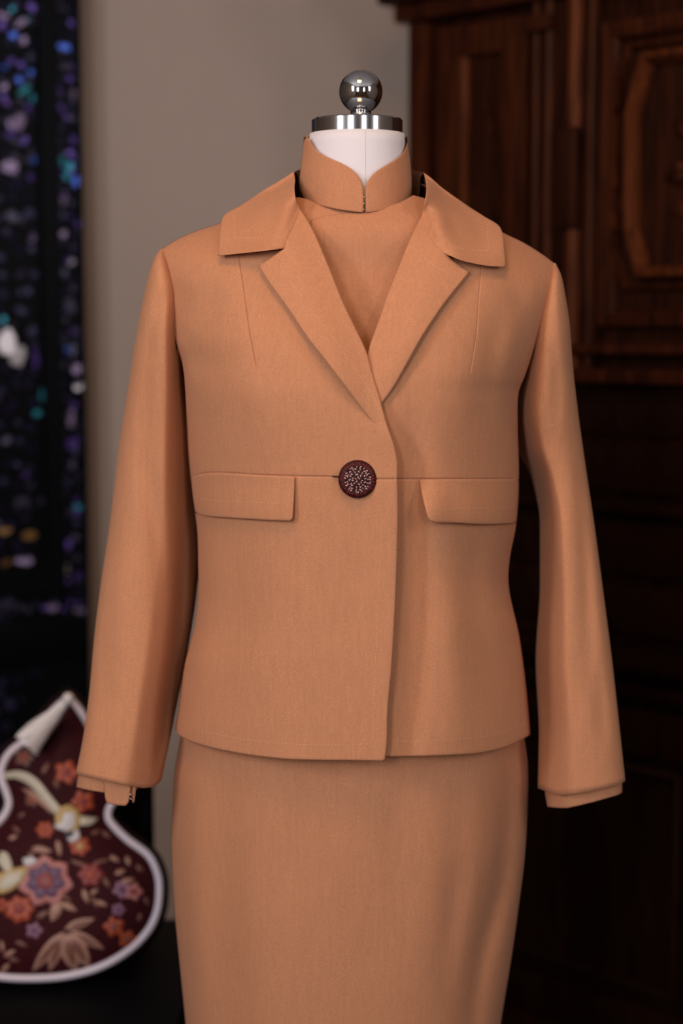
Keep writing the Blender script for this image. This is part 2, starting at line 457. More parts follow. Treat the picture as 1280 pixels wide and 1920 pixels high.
# ================================================================== LACQUER SCREEN (left)
def plane_frame(px, py, Y, deg):
    """local frame whose x axis runs along a standing board turned by deg, y axis into the board, z up"""
    o = P(px, py, Y); a = R(deg)
    ex = np.array([math.cos(a), math.sin(a), 0]); en = np.array([-math.sin(a), math.cos(a), 0])
    M = Matrix(((ex[0], en[0], 0, o[0]), (ex[1], en[1], 0, o[1]), (0, 0, 1, 0), (0, 0, 0, 1)))
    def to_local(px, py, n=0.0):
        d = rays(px, py); t = ((o - CAM)[:2] @ en[:2] + n) / (d[0]*en[0] + d[1]*en[1])
        p = CAM + d*t
        return ((p-o)[:2] @ ex[:2], p[2])
    return M, to_local
SM, SL = plane_frame(152, 300, 1.36, 28)
scr = thing('folding_screen', 'tall black lacquer screen inlaid with iridescent mother-of-pearl beside the taupe wall', 'screen', SM @ Vector((-0.35, 0, 0)))
SWID = -0.72
sx = lambda px, py=300: SL(px, py)[0]
sz = lambda px, py: SL(px, py)[1]
f_out, f_in = sx(146), sx(105)
box('outer_frame', f_out, 0.0, -0.012, 0.03, 0.0, 2.36, M_BLACK, scr, 0.004, SM)
box('outer_frame', SWID, f_out, -0.012, 0.03, 2.30, 2.36, M_BLACK, scr, 0.004, SM)
box('outer_frame', SWID, SWID+0.03, -0.012, 0.03, 0.0, 2.30, M_BLACK, scr, 0.004, SM)
box('inlay_board', SWID+0.03, f_out, 0.0, 0.03, 0.0, 2.30, M_BLACK, scr, 0.0, SM)
# raised inner moulding with rounded lower corner
i_r = sx(72); zb = sz(40, 1085); zband = sz(60, 1165)
def extrude_outline(name, outer, inner, n0, n1, mat, parent, M, bev=0.003):
    bm = bmesh.new(); k = len(outer)
    vo = [bm.verts.new((x, n0, z)) for x, z in outer]; vi = [bm.verts.new((x, n0, z)) for x, z in inner]
    wo = [bm.verts.new((x, n1, z)) for x, z in outer]; wi = [bm.verts.new((x, n1, z)) for x, z in inner]
    for i in range(k):
        j = (i+1) % k
        for q in ((vo[i], vo[j], vi[j], vi[i]), (wo[j], wo[i], wi[i], wi[j]), (vo[j], vo[i], wo[i], wo[j]), (vi[i], vi[j], wi[j], wi[i])):
            bm.faces.new(q)
    if bev: bmesh.ops.bevel(bm, geom=[e for e in bm.edges if len(e.link_faces) == 2 and e.calc_face_angle(0) > 1.0], offset=bev, segments=2, affect='EDGES')
    bm.transform(M); return auto(from_bm(name, bm, mat, parent), 40)
def rrect(x0, x1, z0, z1, r, k=6):
    pts = []
    for cx, cz, a0 in ((x1-r, z0+r, -90), (x1-r, z1-r, 0), (x0+r, z1-r, 90), (x0+r, z0+r, 180)):
        for i in range(k+1):
            a = R(a0 + 90*i/k); pts.append((cx+r*math.cos(a), cz+r*math.sin(a)))
    return pts
MR = f_in - i_r
extrude_outline('inner_frame', rrect(SWID+0.09, f_in, zb-MR*0.9, 2.24, 0.012), rrect(SWID+0.12, i_r, zb, 2.21, 0.055), -0.016, 0.0, M_BLACK, scr, SM)
box('bottom_rail', SWID+0.03, f_out, -0.016, 0.0, zband-0.075, zband, M_BLACK, scr, 0.004, SM)
PEARLS = [pearl('pearl_blue', (0.02, 0.05, 0.42), (0.10, 0.22, 0.75)), pearl('pearl_violet', (0.05, 0.025, 0.20), (0.16, 0.09, 0.38)),
          pearl('pearl_teal', (0.01, 0.16, 0.26), (0.05, 0.42, 0.50)), pearl('pearl_mauve', (0.16, 0.11, 0.22), (0.45, 0.34, 0.52)),
          pearl('pearl_slate', (0.02, 0.018, 0.036), (0.06, 0.052, 0.09)), pearl('pearl_white', (0.40, 0.37, 0.42), (0.80, 0.74, 0.74)),
          pearl('pearl_amber', (0.16, 0.07, 0.02), (0.34, 0.19, 0.05)), pearl('pearl_indigo', (0.007, 0.006, 0.022), (0.022, 0.018, 0.062))]
SH = []
for k in range(7):
    n = random.choice((5, 6, 7)); bm = bmesh.new(); top, bot = [], []
    for i in range(n):
        a = 2*math.pi*(i+random.uniform(-.25, .25))/n; r = random.uniform(0.65, 1.1)
        top.append(bm.verts.new((r*math.cos(a)*0.9, -0.16, r*math.sin(a)*0.9))); bot.append(bm.verts.new((r*math.cos(a), 0.0, r*math.sin(a))))
    bm.faces.new(top); 
    for i in range(n): bm.faces.new((top[i], top[(i+1) % n], bot[(i+1) % n], bot[i]))
    bmesh.ops.recalc_face_normals(bm, faces=bm.faces)
    me = bpy.data.meshes.new('inlay_piece'); bm.to_mesh(me); bm.free(); SH.append(me)
SHM = {}
inv_scr = Matrix.Translation(scr.location).inverted()
def shard(px, py, wpx, hpx, mi, ang=None):
    k = random.randrange(len(SH)); key = (k, mi)
    if key not in SHM:
        me = SH[k].copy(); me.materials.append(PEARLS[mi]); SHM[key] = me
    o = bpy.data.objects.new('inlay_piece', SHM[key]); C.objects.link(o); o.parent = scr
    s, z = SL(px, py); u = 3.1/FPX/0.9
    a = random.uniform(0, 6.28) if ang is None else R(ang)
    T = Matrix.Rotation(R(random.uniform(-9, 9)), 4, 'X') @ Matrix.Rotation(R(random.uniform(-9, 9)), 4, 'Z')
    o.matrix_local = inv_scr @ SM @ Matrix.Translation((s, -0.0015, z)) @ T @ Matrix.Rotation(a, 4, 'Y') @ Matrix.Diagonal((wpx/2*u, 0.008, hpx/2*u, 1))
# hand-placed pieces that catch the light
for a in [(8, 30, 30, 12, 3, 20), (36, 44, 34, 12, 3, -40), (24, 66, 20, 14, 0, 0), (4, 52, 16, 12, 1, 0), (22, 17, 12, 10, 2, 0), (45, 75, 14, 18, 3, 0),
          (54, 38, 10, 10, 2, 0), (35, 150, 14, 16, 0, 0), (56, 136, 14, 10, 0, 0), (8, 126, 12, 10, 0, 0), (20, 115, 18, 14, 1, 0), (44, 170, 34, 10, 2, -25),
          (60, 185, 12, 18, 2, 0), (8, 160, 20, 12, 3, -50), (5, 180, 14, 12, 1, 0), (52, 202, 16, 12, 1, 0), (30, 228, 44, 40, 3, 0), (18, 312, 36, 28, 3, 0),
          (48, 300, 22, 14, 4, 0), (62, 300, 10, 16, 0, 0), (30, 265, 40, 14, 4, 0), (40, 410, 18, 24, 4, 0), (60, 445, 14, 18, 3, 0), (28, 345, 40, 20, 7, 0),
          (118, 88, 30, 13, 0, 0), (120, 125, 30, 18, 4, 0), (117, 15, 26, 10, 4, 30), (136, 178, 12, 24, 3, 0), (123, 220, 14, 14, 1, 0), (136, 262, 14, 22, 1, 0),
          (114, 260, 14, 14, 4, 0), (116, 302, 14, 26, 2, 0), (130, 312, 14, 18, 2, 20), (124, 330, 14, 16, 2, 0), (140, 340, 14, 24, 0, 0), (118, 372, 16, 30, 3, 0),
          (132, 406, 16, 10, 1, 0), (146, 420, 14, 10, 1, 0), (118, 442, 14, 26, 3, 0), (127, 488, 10, 12, 1, 0), (134, 492, 12, 16, 5, 0), (120, 510, 14, 20, 4, 0),
          (130, 570, 28, 34, 4, 0), (135, 622, 12, 14, 1, 0), (125, 655, 16, 14, 0, 0), (136, 655, 16, 26, 4, 0), (142, 692, 18, 20, 3, 0), (145, 725, 18, 14, 5, 0),
          (132, 785, 14, 40, 3, 0), (134, 832, 30, 26, 1, 0), (135, 870, 14, 24, 4, 0), (145, 951, 18, 16, 2, 0), (130, 960, 14, 26, 4, 0), (127, 1020, 14, 24, 1, 0),
          (125, 1067, 12, 18, 5, 0), (146, 1080, 22, 20, 1, 0), (12, 640, 40, 60, 5, 0), (32, 668, 38, 44, 5, 0), (66, 672, 16, 44, 1, 0), (68, 775, 20, 14, 2, 0),
          (78, 740, 8, 30, 2, 0), (48, 890, 14, 14, 1, 0), (10, 995, 34, 14, 6, 0), (54, 1003, 34, 20, 6, 0), (44, 1050, 40, 20, 3, 20), (40, 940, 40, 20, 4, 0),
          (75, 940, 16, 16, 4, 0), (6, 600, 12, 16, 2, 0), (100, 1138, 22, 18, 3, 0), (150, 1145, 34, 12, 3, 10), (10, 1055, 30, 12, 6, 0)]:
    shard(a[0], a[1], a[2], a[3], a[4], a[5] + random.uniform(-12, 12))
for py in range(4, 1155, 20):           # the frame band
    for px0 in (113, 132):
        shard(px0 + py*0.013 + random.uniform(-4, 4), py + random.uniform(-5, 5), random.uniform(9, 18), random.uniform(9, 18), random.choice((4, 4, 7, 7, 7, 7, 7, 7, 1)))
for py in range(6, 1060, 36):           # the inner panel
    for px0 in (6, 30, 54):
        shard(px0 + random.uniform(-9, 9), py + random.uniform(-9, 9), random.uniform(12, 26), random.uniform(10, 22), random.choice((4, 4, 7, 7, 7, 7, 1) if py < 520 else (7, 7, 7, 7, 7, 4)))
for px in range(4, 160, 16):
    shard(px, 1132 + (160-px)*0.08 + random.uniform(-9, 9), random.uniform(10, 20), random.uniform(9, 16), random.choice((4, 4, 7, 1)))
for k in range(8):
    shard(random.uniform(5, 165), random.uniform(1225, 1320), random.uniform(8, 18), random.uniform(8, 16), random.choice((7, 7, 4)))

# the inlay goes on over the rest of the board: more pieces than can be told apart, one joined part
bm = bmesh.new(); lay = [(random.uniform(SWID+0.14, sx(0)-0.012), random.uniform(zb+0.03, 2.18)) for _ in range(420)]
lay += [(random.uniform(SWID+0.035, SWID+0.085), random.uniform(zband+0.01, 2.28)) for _ in range(90)] + [(random.uniform(SWID+0.04, sx(0)), random.uniform(2.25, 2.29)) for _ in range(60)]
lay += [(random.uniform(SWID+0.04, sx(0)), random.uniform(zband+0.008, zb-MR)) for _ in range(60)] + [(random.uniform(SWID+0.05, sx(0)), random.uniform(0.35, zband-0.1)) for _ in range(140)]
for (q_s, q_z) in lay:
    k0 = len(bm.faces); bm.from_mesh(SH[random.randrange(len(SH))]); bm.faces.ensure_lookup_table()
    fs_ = [bm.faces[i] for i in range(k0, len(bm.faces))]; mi = random.choice((0, 1, 2, 3, 4, 4, 4, 7, 7, 7, 7, 7, 5, 6)) if q_z > 1.2 else random.choice((4, 7, 7, 7))
    for f_ in fs_: f_.material_index = mi
    w_ = random.uniform(0.006, 0.014)
    bmesh.ops.transform(bm, matrix=SM @ Matrix.Translation((q_s, -0.0015, q_z)) @ Matrix.Rotation(R(random.uniform(-9, 9)), 4, 'X') @ Matrix.Rotation(random.uniform(0, 6.28), 4, 'Y') @ Matrix.Diagonal((w_, 0.008, w_*random.uniform(0.6, 1.2), 1)), verts=list({v for f_ in fs_ for v in f_.verts}))
me = bpy.data.meshes.new('inlay_field'); bm.to_mesh(me); bm.free(); idx_ = [p.material_index for p in me.polygons]
io = link('inlay_field', me, PEARLS[0], scr, False)
for m_ in PEARLS[1:]: me.materials.append(m_)
me.polygons.foreach_set('material_index', idx_); io['kind'] = 'stuff'

# ================================================================== WARDROBE (right)
WM, WL = plane_frame(766, 300, 1.08, -44)
ward = thing('carved_wardrobe', 'dark carved walnut wardrobe with octagonal panel moulding standing across the corner', 'wardrobe', WM @ Vector((0.65, 0.25, 0)))
WW = 1.36
wx = lambda px, py=300: WL(px, py)[0]
wz = lambda px, py: WL(px, py)[1]
z_top = wz(990, 8); z_mid0 = wz(1180, 640); z_mid1 = wz(1180, 705)
z_dr = wz(1180, 950); z_low = wz(1180, 1228)
def wb(name, s0, s1, n0, n1, z0, z1, mat=M_WOOD, parent=None, bev=0.004): return box(name, s0, s1, n0, n1, z0, z1, mat, parent or ward, bev, WM)
wb('carcass', 0.0, WW, 0.02, 0.44, 0.06, z_top+0.05, M_WOOD)
wb('plinth', -0.02, WW+0.02, -0.03, 0.44, 0.0, 0.10, M_WOOD)
# cornice: three stepped mouldings
for k, (pr, h0, h1) in enumerate(((0.02, 0.0, 0.03), (0.04, 0.03, 0.07), (0.07, 0.07, 0.14))):
    wb('cornice', -pr, WW+pr, -pr, 0.44, z_top+h0, z_top+h1, M_WOOD2 if k != 1 else M_WOOD, None, 0.008)
# waist mouldings
for (za, pr, t) in ((z_mid1, 0.035, 0.022), (z_mid0-0.012, 0.02, 0.016), (z_dr, 0.022, 0.018), (z_low, 0.045, 0.03), (z_low-0.05, 0.025, 0.02)):
    wb('rail_moulding', -0.01, WW+0.01, -pr, 0.05, za-t/2, za+t/2, M_WOOD2 if za > z_dr+0.01 else M_WOOD_SHADE, None, 0.006)
# posts: left corner post, column between the doors
wb('corner_post', 0.0, wx(800), -0.004, 0.03, z_mid1, z_top, M_WOOD2, None, 0.006)
def frame(parent_name, s0, s1, z0, z1, st, n=-0.004, d=0.03, mat=M_WOOD2):
    dr = bpy.data.objects.new(parent_name, None); C.objects.link(dr); dr.parent = ward; dr.location = (0, 0, 0)
    wb('stile', s0, s0+st, n, d, z0, z1, mat, dr); wb('stile', s1-st, s1, n, d, z0, z1, mat, dr)
    wb('rail', s0+st, s1-st, n, d, z0, z0+st, mat, dr); wb('rail', s0+st, s1-st, n, d, z1-st, z1, mat, dr)
    wb('panel', s0+st, s1-st, n+0.016, d, z0+st, z1-st, M_WOOD if mat == M_WOOD2 else M_WOOD_SHADE, dr, 0.0)
    return dr
def profile_loop(name, pts, w, h, n0, mat, parent):
    """moulding of rounded section along a closed path in the plane of the door"""
    pts = [np.array(p, float) for p in pts]; k = len(pts); bm = bmesh.new(); rows = []
    prof = [(-0.5, 0.0), (-0.42, 0.55), (-0.18, 0.95), (0.1, 1.0), (0.3, 0.6), (0.42, 0.45), (0.5, 0.0)]
    for i in range(k):
        a = pts[i]-pts[i-1]; b = pts[(i+1) % k]-pts[i]; a /= np.linalg.norm(a); b /= np.linalg.norm(b)
        na = np.array([-a[1], a[0]]); nb = np.array([-b[1], b[0]]); m = na+nb; m /= (m @ na)*1.0
        rows.append([bm.verts.new((pts[i][0]+m[0]*u*w, n0-h*v, pts[i][1]+m[1]*u*w)) for u, v in prof])
    for i in range(k):
        j = (i+1) % k
        for q in range(len(prof)-1): bm.faces.new((rows[i][q], rows[i][q+1], rows[j][q+1], rows[j][q]))
    bm.transform(WM); return auto(from_bm(name, bm, mat, parent), 45)
def rect(s0, s1, z0, z1): return [(s0, z0), (s1, z0), (s1, z1), (s0, z1)]
# narrow left door with lozenge
a0, a1 = wx(818), wx(986); zt, zb_ = wz(900, 42), wz(900, 655)
d1 = frame('panel_door', a0, a1, zb_, zt, wx(862)-wx(818))
i0, i1 = wx(864), wx(958); it, ib = wz(910, 92), wz(910, 600)
profile_loop('panel_moulding', rect(i0, i1, ib, it), 0.016, 0.012, 0.010, M_WOOD_HILITE, d1)
def prism(name, pts, n0, n1, mat, parent, inset=0.75):
    """raised field with chamfered sides"""
    bm = bmesh.new(); c = np.mean(np.array(pts), 0)
    lo = [bm.verts.new((s, n0, z)) for s, z in pts]; hi = [bm.verts.new((c[0]+(s-c[0])*inset, n1, c[1]+(z-c[1])*inset)) for s, z in pts]
    bm.faces.new(hi)
    for i in range(len(pts)): bm.faces.new((lo[i], lo[(i+1) % len(pts)], hi[(i+1) % len(pts)], hi[i]))
    bm.transform(WM); return from_bm(name, bm, mat, parent, False)
loz = [(912, 178), (930, 235), (952, 335), (930, 450), (912, 520), (893, 450), (880, 335), (897, 235)]
prism('lozenge', [WL(*q) for q in loz], 0.012, -0.010, M_WOOD, d1, 0.82)
# column between the doors: fluted half columns
def halfcol(px, wpx, za, zbb, mat=M_WOOD2):
    s = wx(px); r = (wx(px+wpx/2)-wx(px-wpx/2))/2; bm = bmesh.new(); ring = []
    for z in (za, zbb):
        ring.append([bm.verts.new((s+r*math.cos(math.pi*k/10), 0.0-r*math.sin(math.pi*k/10), z)) for k in range(11)])
    for k in range(10): bm.faces.new((ring[0][k], ring[0][k+1], ring[1][k+1], ring[1][k]))
    bm.transform(WM); return from_bm('column', bm, mat, ward)
wb('column_board', wx(992), wx(1118), 0.0, 0.03, z_mid1, z_top, M_WOOD, None, 0.004)
halfcol(1004, 14, z_mid1, z_top); halfcol(1028, 18, z_mid1, z_top); halfcol(1077, 26, z_mid1, z_top, M_WOOD_HILITE); halfcol(1107, 12, z_mid1, z_top)
wb('column_capital', wx(996), wx(1040), -0.022, 0.0, wz(1020, 60), wz(1020, 30), M_WOOD2)
wb('column_base', wx(1056), wx(1096), -0.024, 0.0, wz(1076, 430), wz(1076, 240), M_WOOD, None, 0.008)
# wide right door with octagon and carving
b0 = wx(1122); b1 = b0 + 0.52; bt, bb_ = wz(1200, 32), wz(1200, 612)
d2 = frame('carved_door', b0, b1, bb_, bt, wx(1140)-wx(1122))
profile_loop('panel_moulding', rect(wx(1146), b1-(wx(1146)-b0), wz(1210, 592), wz(1210, 58)), 0.018, 0.016, 0.010, M_WOOD2, d2)
oc = (b0+b1)/2
oz = [WL(*q) for q in ((1214, 108), (1186, 215), (1183, 425), (1208, 512))]
left = [(oz[0][0], oz[0][1]), (oz[1][0], oz[1][1]), (oz[1][0], oz[2][1]), (oz[0][0], oz[3][1])]
octg = left + [(2*oc-s, z) for s, z in left[::-1]]
profile_loop('octagon_moulding', octg, 0.022, 0.026, 0.008, M_WOOD_HILITE, d2)
big = [(oc+(s-oc)*1.22, (oz[1][1]+oz[2][1])/2+(z-(oz[1][1]+oz[2][1])/2)*1.13) for s, z in octg]
profile_loop('octagon_moulding', big, 0.014, 0.012, 0.012, M_WOOD2, d2)
for q in ([(1148, 285), (1162, 285), (1164, 365), (1146, 365)], [(1140, 400), (1158, 392), (1166, 440), (1146, 430)], [(1142, 150), (1164, 130), (1168, 200), (1150, 230)]):
    prism('corner_block', [WL(*p) for p in q], 0.012, -0.006, M_WOOD2, d2, 0.7)
# carved leaves and rosettes inside the octagon
LEAF = None
def carved(s, z, L, wd, ang, mat):
    bm = bmesh.new()
    prof = [(0, 0), (0.25, 0.38), (0.55, 0.5), (0.8, 0.3), (1.0, 0.0)]
    mid = [bm.verts.new((u*L, -0.012*math.sin(math.pi*min(1, u*0.8+0.15)), 0)) for u, _ in prof]
    up = [bm.verts.new((u*L, 0, v*wd)) for u, v in prof]; dn = [bm.verts.new((u*L, 0, -v*wd)) for u, v in prof]
    for i in range(4):
        for row, fl in ((up, False), (dn, True)):
            q = [mid[i], mid[i+1], row[i+1], row[i]]
            try: bm.faces.new(q[::-1] if fl else q)
            except ValueError: pass
    bm.transform(WM @ Matrix.Translation((s, 0.010, z)) @ Matrix.Rotation(R(ang), 4, 'Y'))
    return from_bm('carved_leaf', bm, mat, d2)
zc_ = (oz[1][1]+oz[2][1])/2
for ring, (nn, r0, L, wd) in enumerate(((10, 0.015, 0.05, 0.03), (14, 0.06, 0.055, 0.03), (16, 0.10, 0.05, 0.028))):
    for k in range(nn):
        a = 360*k/nn + ring*9
        ca, sa = math.cos(R(a)), math.sin(R(a))
        carved(oc+ca*r0, zc_-sa*r0*1.25, L, wd, a + random.uniform(-25, 25), M_WOOD2 if k % 3 == 0 else M_WOOD)
for k in range(12):
    a = R(30*k); bm = bmesh.new()
    bmesh.ops.create_icosphere(bm, subdivisions=2, radius=0.011)
    bm.transform(WM @ Matrix.Translation((oc+0.155*math.cos(a)*0.75, 0.006, zc_+0.185*math.sin(a))))
    from_bm('carved_bead', bm, M_WOOD2, d2)
# drawers below the doors, then lower doors
for k in range(2):
    s0 = 0.03 + k*(WW/2); s1 = s0 + WW/2 - 0.06
    for (za, zb2) in ((z_mid1-0.03, (z_mid1+z_dr)/2+0.008), ((z_mid1+z_dr)/2-0.008, z_dr+0.02), (z_dr-0.02, (z_dr+z_low)/2+0.008), ((z_dr+z_low)/2-0.008, z_low+0.03)):
        dw = wb('drawer_front', s0, s1, 0.002, 0.03, zb2, za, M_WOOD_SHADE, None, 0.006)
    ld = frame('lower_door', s0, s1, 0.13, z_low-0.08, 0.075, mat=M_WOOD_SHADE)
    profile_loop('panel_moulding', rect(s0+0.10, s1-0.10, 0.23, z_low-0.18), 0.018, 0.014, 0.012, M_WOOD_SHADE, ld)

# ================================================================== BLACK CHAIR + GOURD CUSHION
seat_z = float(P(100, 1852, 0.40)[2]) - 0.006
cxl, cxr = float(P(-190, 1850, 0.40)[0]), float(P(352, 1850, 0.42)[0])
chair = thing('black_chair', 'black wooden chair holding the gourd shaped cushion', 'chair', ((cxl+cxr)/2, 0.48, 0))
box('seat', cxl, cxr, 0.26, 0.70, seat_z-0.045, seat_z, M_BLACK2, chair, 0.012)
for lx in (cxl+0.03, cxr-0.03):
    for ly in (0.29, 0.67): box('leg', lx-0.02, lx+0.02, ly-0.02, ly+0.02, 0, seat_z-0.045, M_BLACK2, chair, 0.006)
box('apron', cxl+0.05, cxr-0.05, 0.275, 0.30, seat_z-0.11, seat_z-0.045, M_BLACK2, chair, 0.004)
bx0, bx1 = float(P(-120, 1600, 0.62)[0]), float(P(286, 1600, 0.62)[0])
bz1 = float(P(100, 1440, 0.62)[2])
box('backrest', bx0, bx1, 0.62, 0.65, seat_z, bz1, M_BLACK2, chair, 0.025)

gourd = [(130, 1308), (150, 1332), (172, 1370), (200, 1415), (222, 1455), (224, 1487), (206, 1513), (203, 1533), (215, 1551), (240, 1575), (278, 1604), (294, 1634),
         (299, 1665), (294, 1710), (276, 1747), (238, 1784), (186, 1813), (127, 1829), (67, 1834), (0, 1831), (-50, 1818), (-92, 1785), (-115, 1735), (-118, 1680), (-98, 1625),
         (-60, 1585), (-20, 1556), (6, 1532), (17, 1508), (12, 1484), (3, 1460), (5, 1435), (20, 1410), (48, 1388), (80, 1355), (108, 1325)]
G = spline(gourd, 7, True, corner=70)
cush = thing('gourd_cushion', 'gourd shaped maroon silk cushion with white piping and embroidered birds and flowers', 'cushion', (float(P(100, 1840, 0.42)[0]), 0.45, seat_z))
def Ycush0(px, py): return 0.40 + (1840 - np.asarray(py, float))/540*0.12
def Ycush(px, py):
    q = np.stack([np.ravel(px), np.ravel(py)], -1).astype(float); d, _ = seg_dist(q, G, True)
    return Ycush0(px, py) - 0.030*(1-np.exp(-d/45)).reshape(np.shape(px)) * inside(q, G).reshape(np.shape(px))
sheet('front_cover', G, Ycush, M_CUSH, cush, spacing=16, rings=[3, 8, 16], back=False, closed_pts=True)
tn = np.roll(G, -1, 0)-np.roll(G, 1, 0); tn /= np.linalg.norm(tn, axis=1)[:, None]; gn = np.stack([tn[:, 1], -tn[:, 0]], -1)
rows = []
for (ex, dy) in ((0, 0), (10, 0.010), (17, 0.028), (18, 0.05), (8, 0.075), (-20, 0.095)):
    sag = np.clip((1835-G[:, 1])/60, 0, 1)*0.75+0.25
    q = G + gn*(ex*sag)[:, None] if ex > 0 else G + gn*ex
    rows.append(P(q[:, 0], q[:, 1], Ycush0(G[:, 0], G[:, 1])+dy))
for q_ in rows: q_[:, 2] = np.maximum(q_[:, 2], seat_z+0.001)
n = len(G); vv = np.concatenate(rows+[P(np.array([85.]), np.array([1640.]), np.array([0.56]))]); ff = []
for r in range(len(rows)-1):
    for i in range(n): ff.append((r*n+i, r*n+(i+1) % n, (r+1)*n+(i+1) % n, (r+1)*n+i))
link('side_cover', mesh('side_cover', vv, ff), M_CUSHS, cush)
tube('piping', [Vector(p) for p in P(G[:, 0], G[:, 1], Ycush0(G[:, 0], G[:, 1])-0.003)], 0.0056, M_PIPE, cush, 10, closed=True)
# tassel at the tip, flopped over to the left
tp = [(130, 1307), (118, 1322), (98, 1345), (72, 1370), (52, 1392)]
tr = [0.006, 0.0075, 0.0125, 0.017, 0.019]
ts = bpy.data.objects.new('tassel', None); C.objects.link(ts); ts.parent = cush
Yt = 0.455
tube('tassel_skirt', [V3(a, b, Yt) for a, b in spline(tp, 8)], list(np.interp(np.linspace(0, 1, len(spline(tp, 8))), np.linspace(0, 1, 5), tr)), M_TASS, ts, 16)
for k in range(26):
    off = random.uniform(-1, 1); dz = random.uniform(-0.014, 0.004)
    pts = []
    for t in np.linspace(0.1, 1.0+random.uniform(0, .12), 6):
        c = np.array([130, 1307]) + t*np.array([-74, 82]); w_ = 2+22*t
        c = c + np.array([0.74, 0.67])*off*w_; pts.append(V3(c[0], c[1], Yt-0.002-0.017*t*math.sqrt(max(0, 1-off*off))))
    tube('strand', pts, 0.0016, M_TASS, ts, 5)
bm = bmesh.new(); bmesh.ops.create_uvsphere(bm, u_segments=16, v_segments=12, radius=0.0085); bm.transform(Matrix.Translation(V3(128, 1310, Yt-0.006)))
from_bm('tassel_knot', bm, M_TASS, ts)
# embroidery
EC = {}
def emb(name, col):
    if name not in EC: EC[name] = simple('embroidery_'+name, tuple(c*0.78 for c in col), 0.5, noise=0.35, scale=260, bump=0.1)
    return EC[name]
E_OR = emb('orange', (0.40, 0.060, 0.016)); E_RED = emb('red', (0.26, 0.025, 0.022)); E_PK = emb('pink', (0.48, 0.17, 0.15)); E_PU = emb('purple', (0.12, 0.04, 0.10))
E_CR = emb('cream', (0.62, 0.55, 0.42)); E_YE = emb('yellow', (0.55, 0.36, 0.12)); E_BE = emb('beige', (0.42, 0.21, 0.15)); E_BR = emb('brown', (0.20, 0.075, 0.05))
E_WH = emb('white', (0.68, 0.64, 0.64)); E_BL = emb('dark_blue', (0.02, 0.03, 0.06)); E_MV = emb('mauve', (0.28, 0.12, 0.20))
def patch(name, pts, mat, parent=None, lift=0.0015, st=5):
    pts = np.array(pts, float)
    return sheet(name, spline(pts, st, True, corner=60), lambda a, b: Ycush(a, b)-lift, mat, parent or cush, half=0.0012, rnd=3, spacing=12, rings=[2.5], back=False, closed_pts=True)
def leaf(cx, cy, L, wd, ang, mat, name='embroidered_leaf', lift=0.0015, parent=None):
    a = R(ang); e = np.array([math.cos(a), math.sin(a)]); n_ = np.array([-e[1], e[0]]); c = np.array([cx, cy])
    return patch(name, [c-e*L/2, c-e*L*0.2+n_*wd/2, c+e*L*0.2+n_*wd*0.42, c+e*L/2, c+e*L*0.2-n_*wd*0.42, c-e*L*0.2-n_*wd/2], mat, parent, lift)
def blob(name, cx, cy, rx, ry, mat, lift=0.002, k=9, j=0.12, parent=None):
    return patch(name, [(cx+rx*math.cos(2*math.pi*i/k)*random.uniform(1-j, 1+j), cy+ry*math.sin(2*math.pi*i/k)*random.uniform(1-j, 1+j)) for i in range(k)], mat, parent, lift)
def flower(cx, cy, r, k, mp, mc, ring=None, ph=0):
    f = bpy.data.objects.new('embroidered_flower', None); C.objects.link(f); f.parent = cush
    for i in range(k):
        a = 360*i/k+ph; leaf(cx+math.cos(R(a))*r*0.6, cy+math.sin(R(a))*r*0.6*0.9, r*0.95, r*0.8, a, mp, 'petal', 0.0015+0.0002*(i % 2), f)
        if ring: leaf(cx+math.cos(R(a))*r*0.45, cy+math.sin(R(a))*r*0.45*0.9, r*0.7, r*0.55, a, ring, 'petal', 0.0024, f)
    blob('flower_center', cx, cy, r*0.36, r*0.33, mc, 0.0032, 8, 0.1, f)
flower(85, 1652, 50, 7, E_PK, E_RED, E_PU, 10); flower(125, 1448, 24, 5, E_OR, E_RED); flower(156, 1503, 22, 5, E_OR, E_RED, None, 30); flower(84, 1556, 17, 6, E_OR, E_OR)
flower(150, 1586, 20, 6, E_OR, E_YE, None, 15); flower(170, 1640, 24, 6, E_RED, E_OR); flower(36, 1705, 27, 7, E_OR, E_RED); flower(250, 1672, 18, 5, E_PK, E_RED); flower(229, 1668, 18, 5, E_MV, E_PU, None, 20)
flower(64, 1745, 16, 5, E_MV, E_PU); flower(214, 1738, 20, 5, E_OR, E_BR, None, 40); flower(240, 1762, 18, 5, E_OR, E_BR); flower(222, 1706, 13, 5, E_MV, E_PU); flower(45, 1420, 18, 5, E_BR, E_OR); flower(2, 1697, 14, 5, E_OR, E_RED)
flower(60, 1500, 14, 5, E_BR, E_OR)
# lotus near the bottom
lot = bpy.data.objects.new('embroidered_lotus', None); C.objects.link(lot); lot.parent = cush
for (x0, y0, x1, y1, wd) in ((120, 1746, 60, 1822, 22), (118, 1748, 92, 1822, 22), (122, 1750, 142, 1822, 34), (128, 1748, 168, 1815, 30), (132, 1745, 196, 1780, 16), (120, 1742, 178, 1722, 16)):
    leaf((x0+x1)/2, (y0+y1)/2, math.hypot(x1-x0, y1-y0), wd, math.degrees(math.atan2(y1-y0, x1-x0)), E_BE, 'petal', 0.0018, lot)
    leaf((x0+x1)/2, (y0+y1)/2, math.hypot(x1-x0, y1-y0)*0.7, wd*0.45, math.degrees(math.atan2(y1-y0, x1-x0)), E_BR, 'petal', 0.0030, lot)
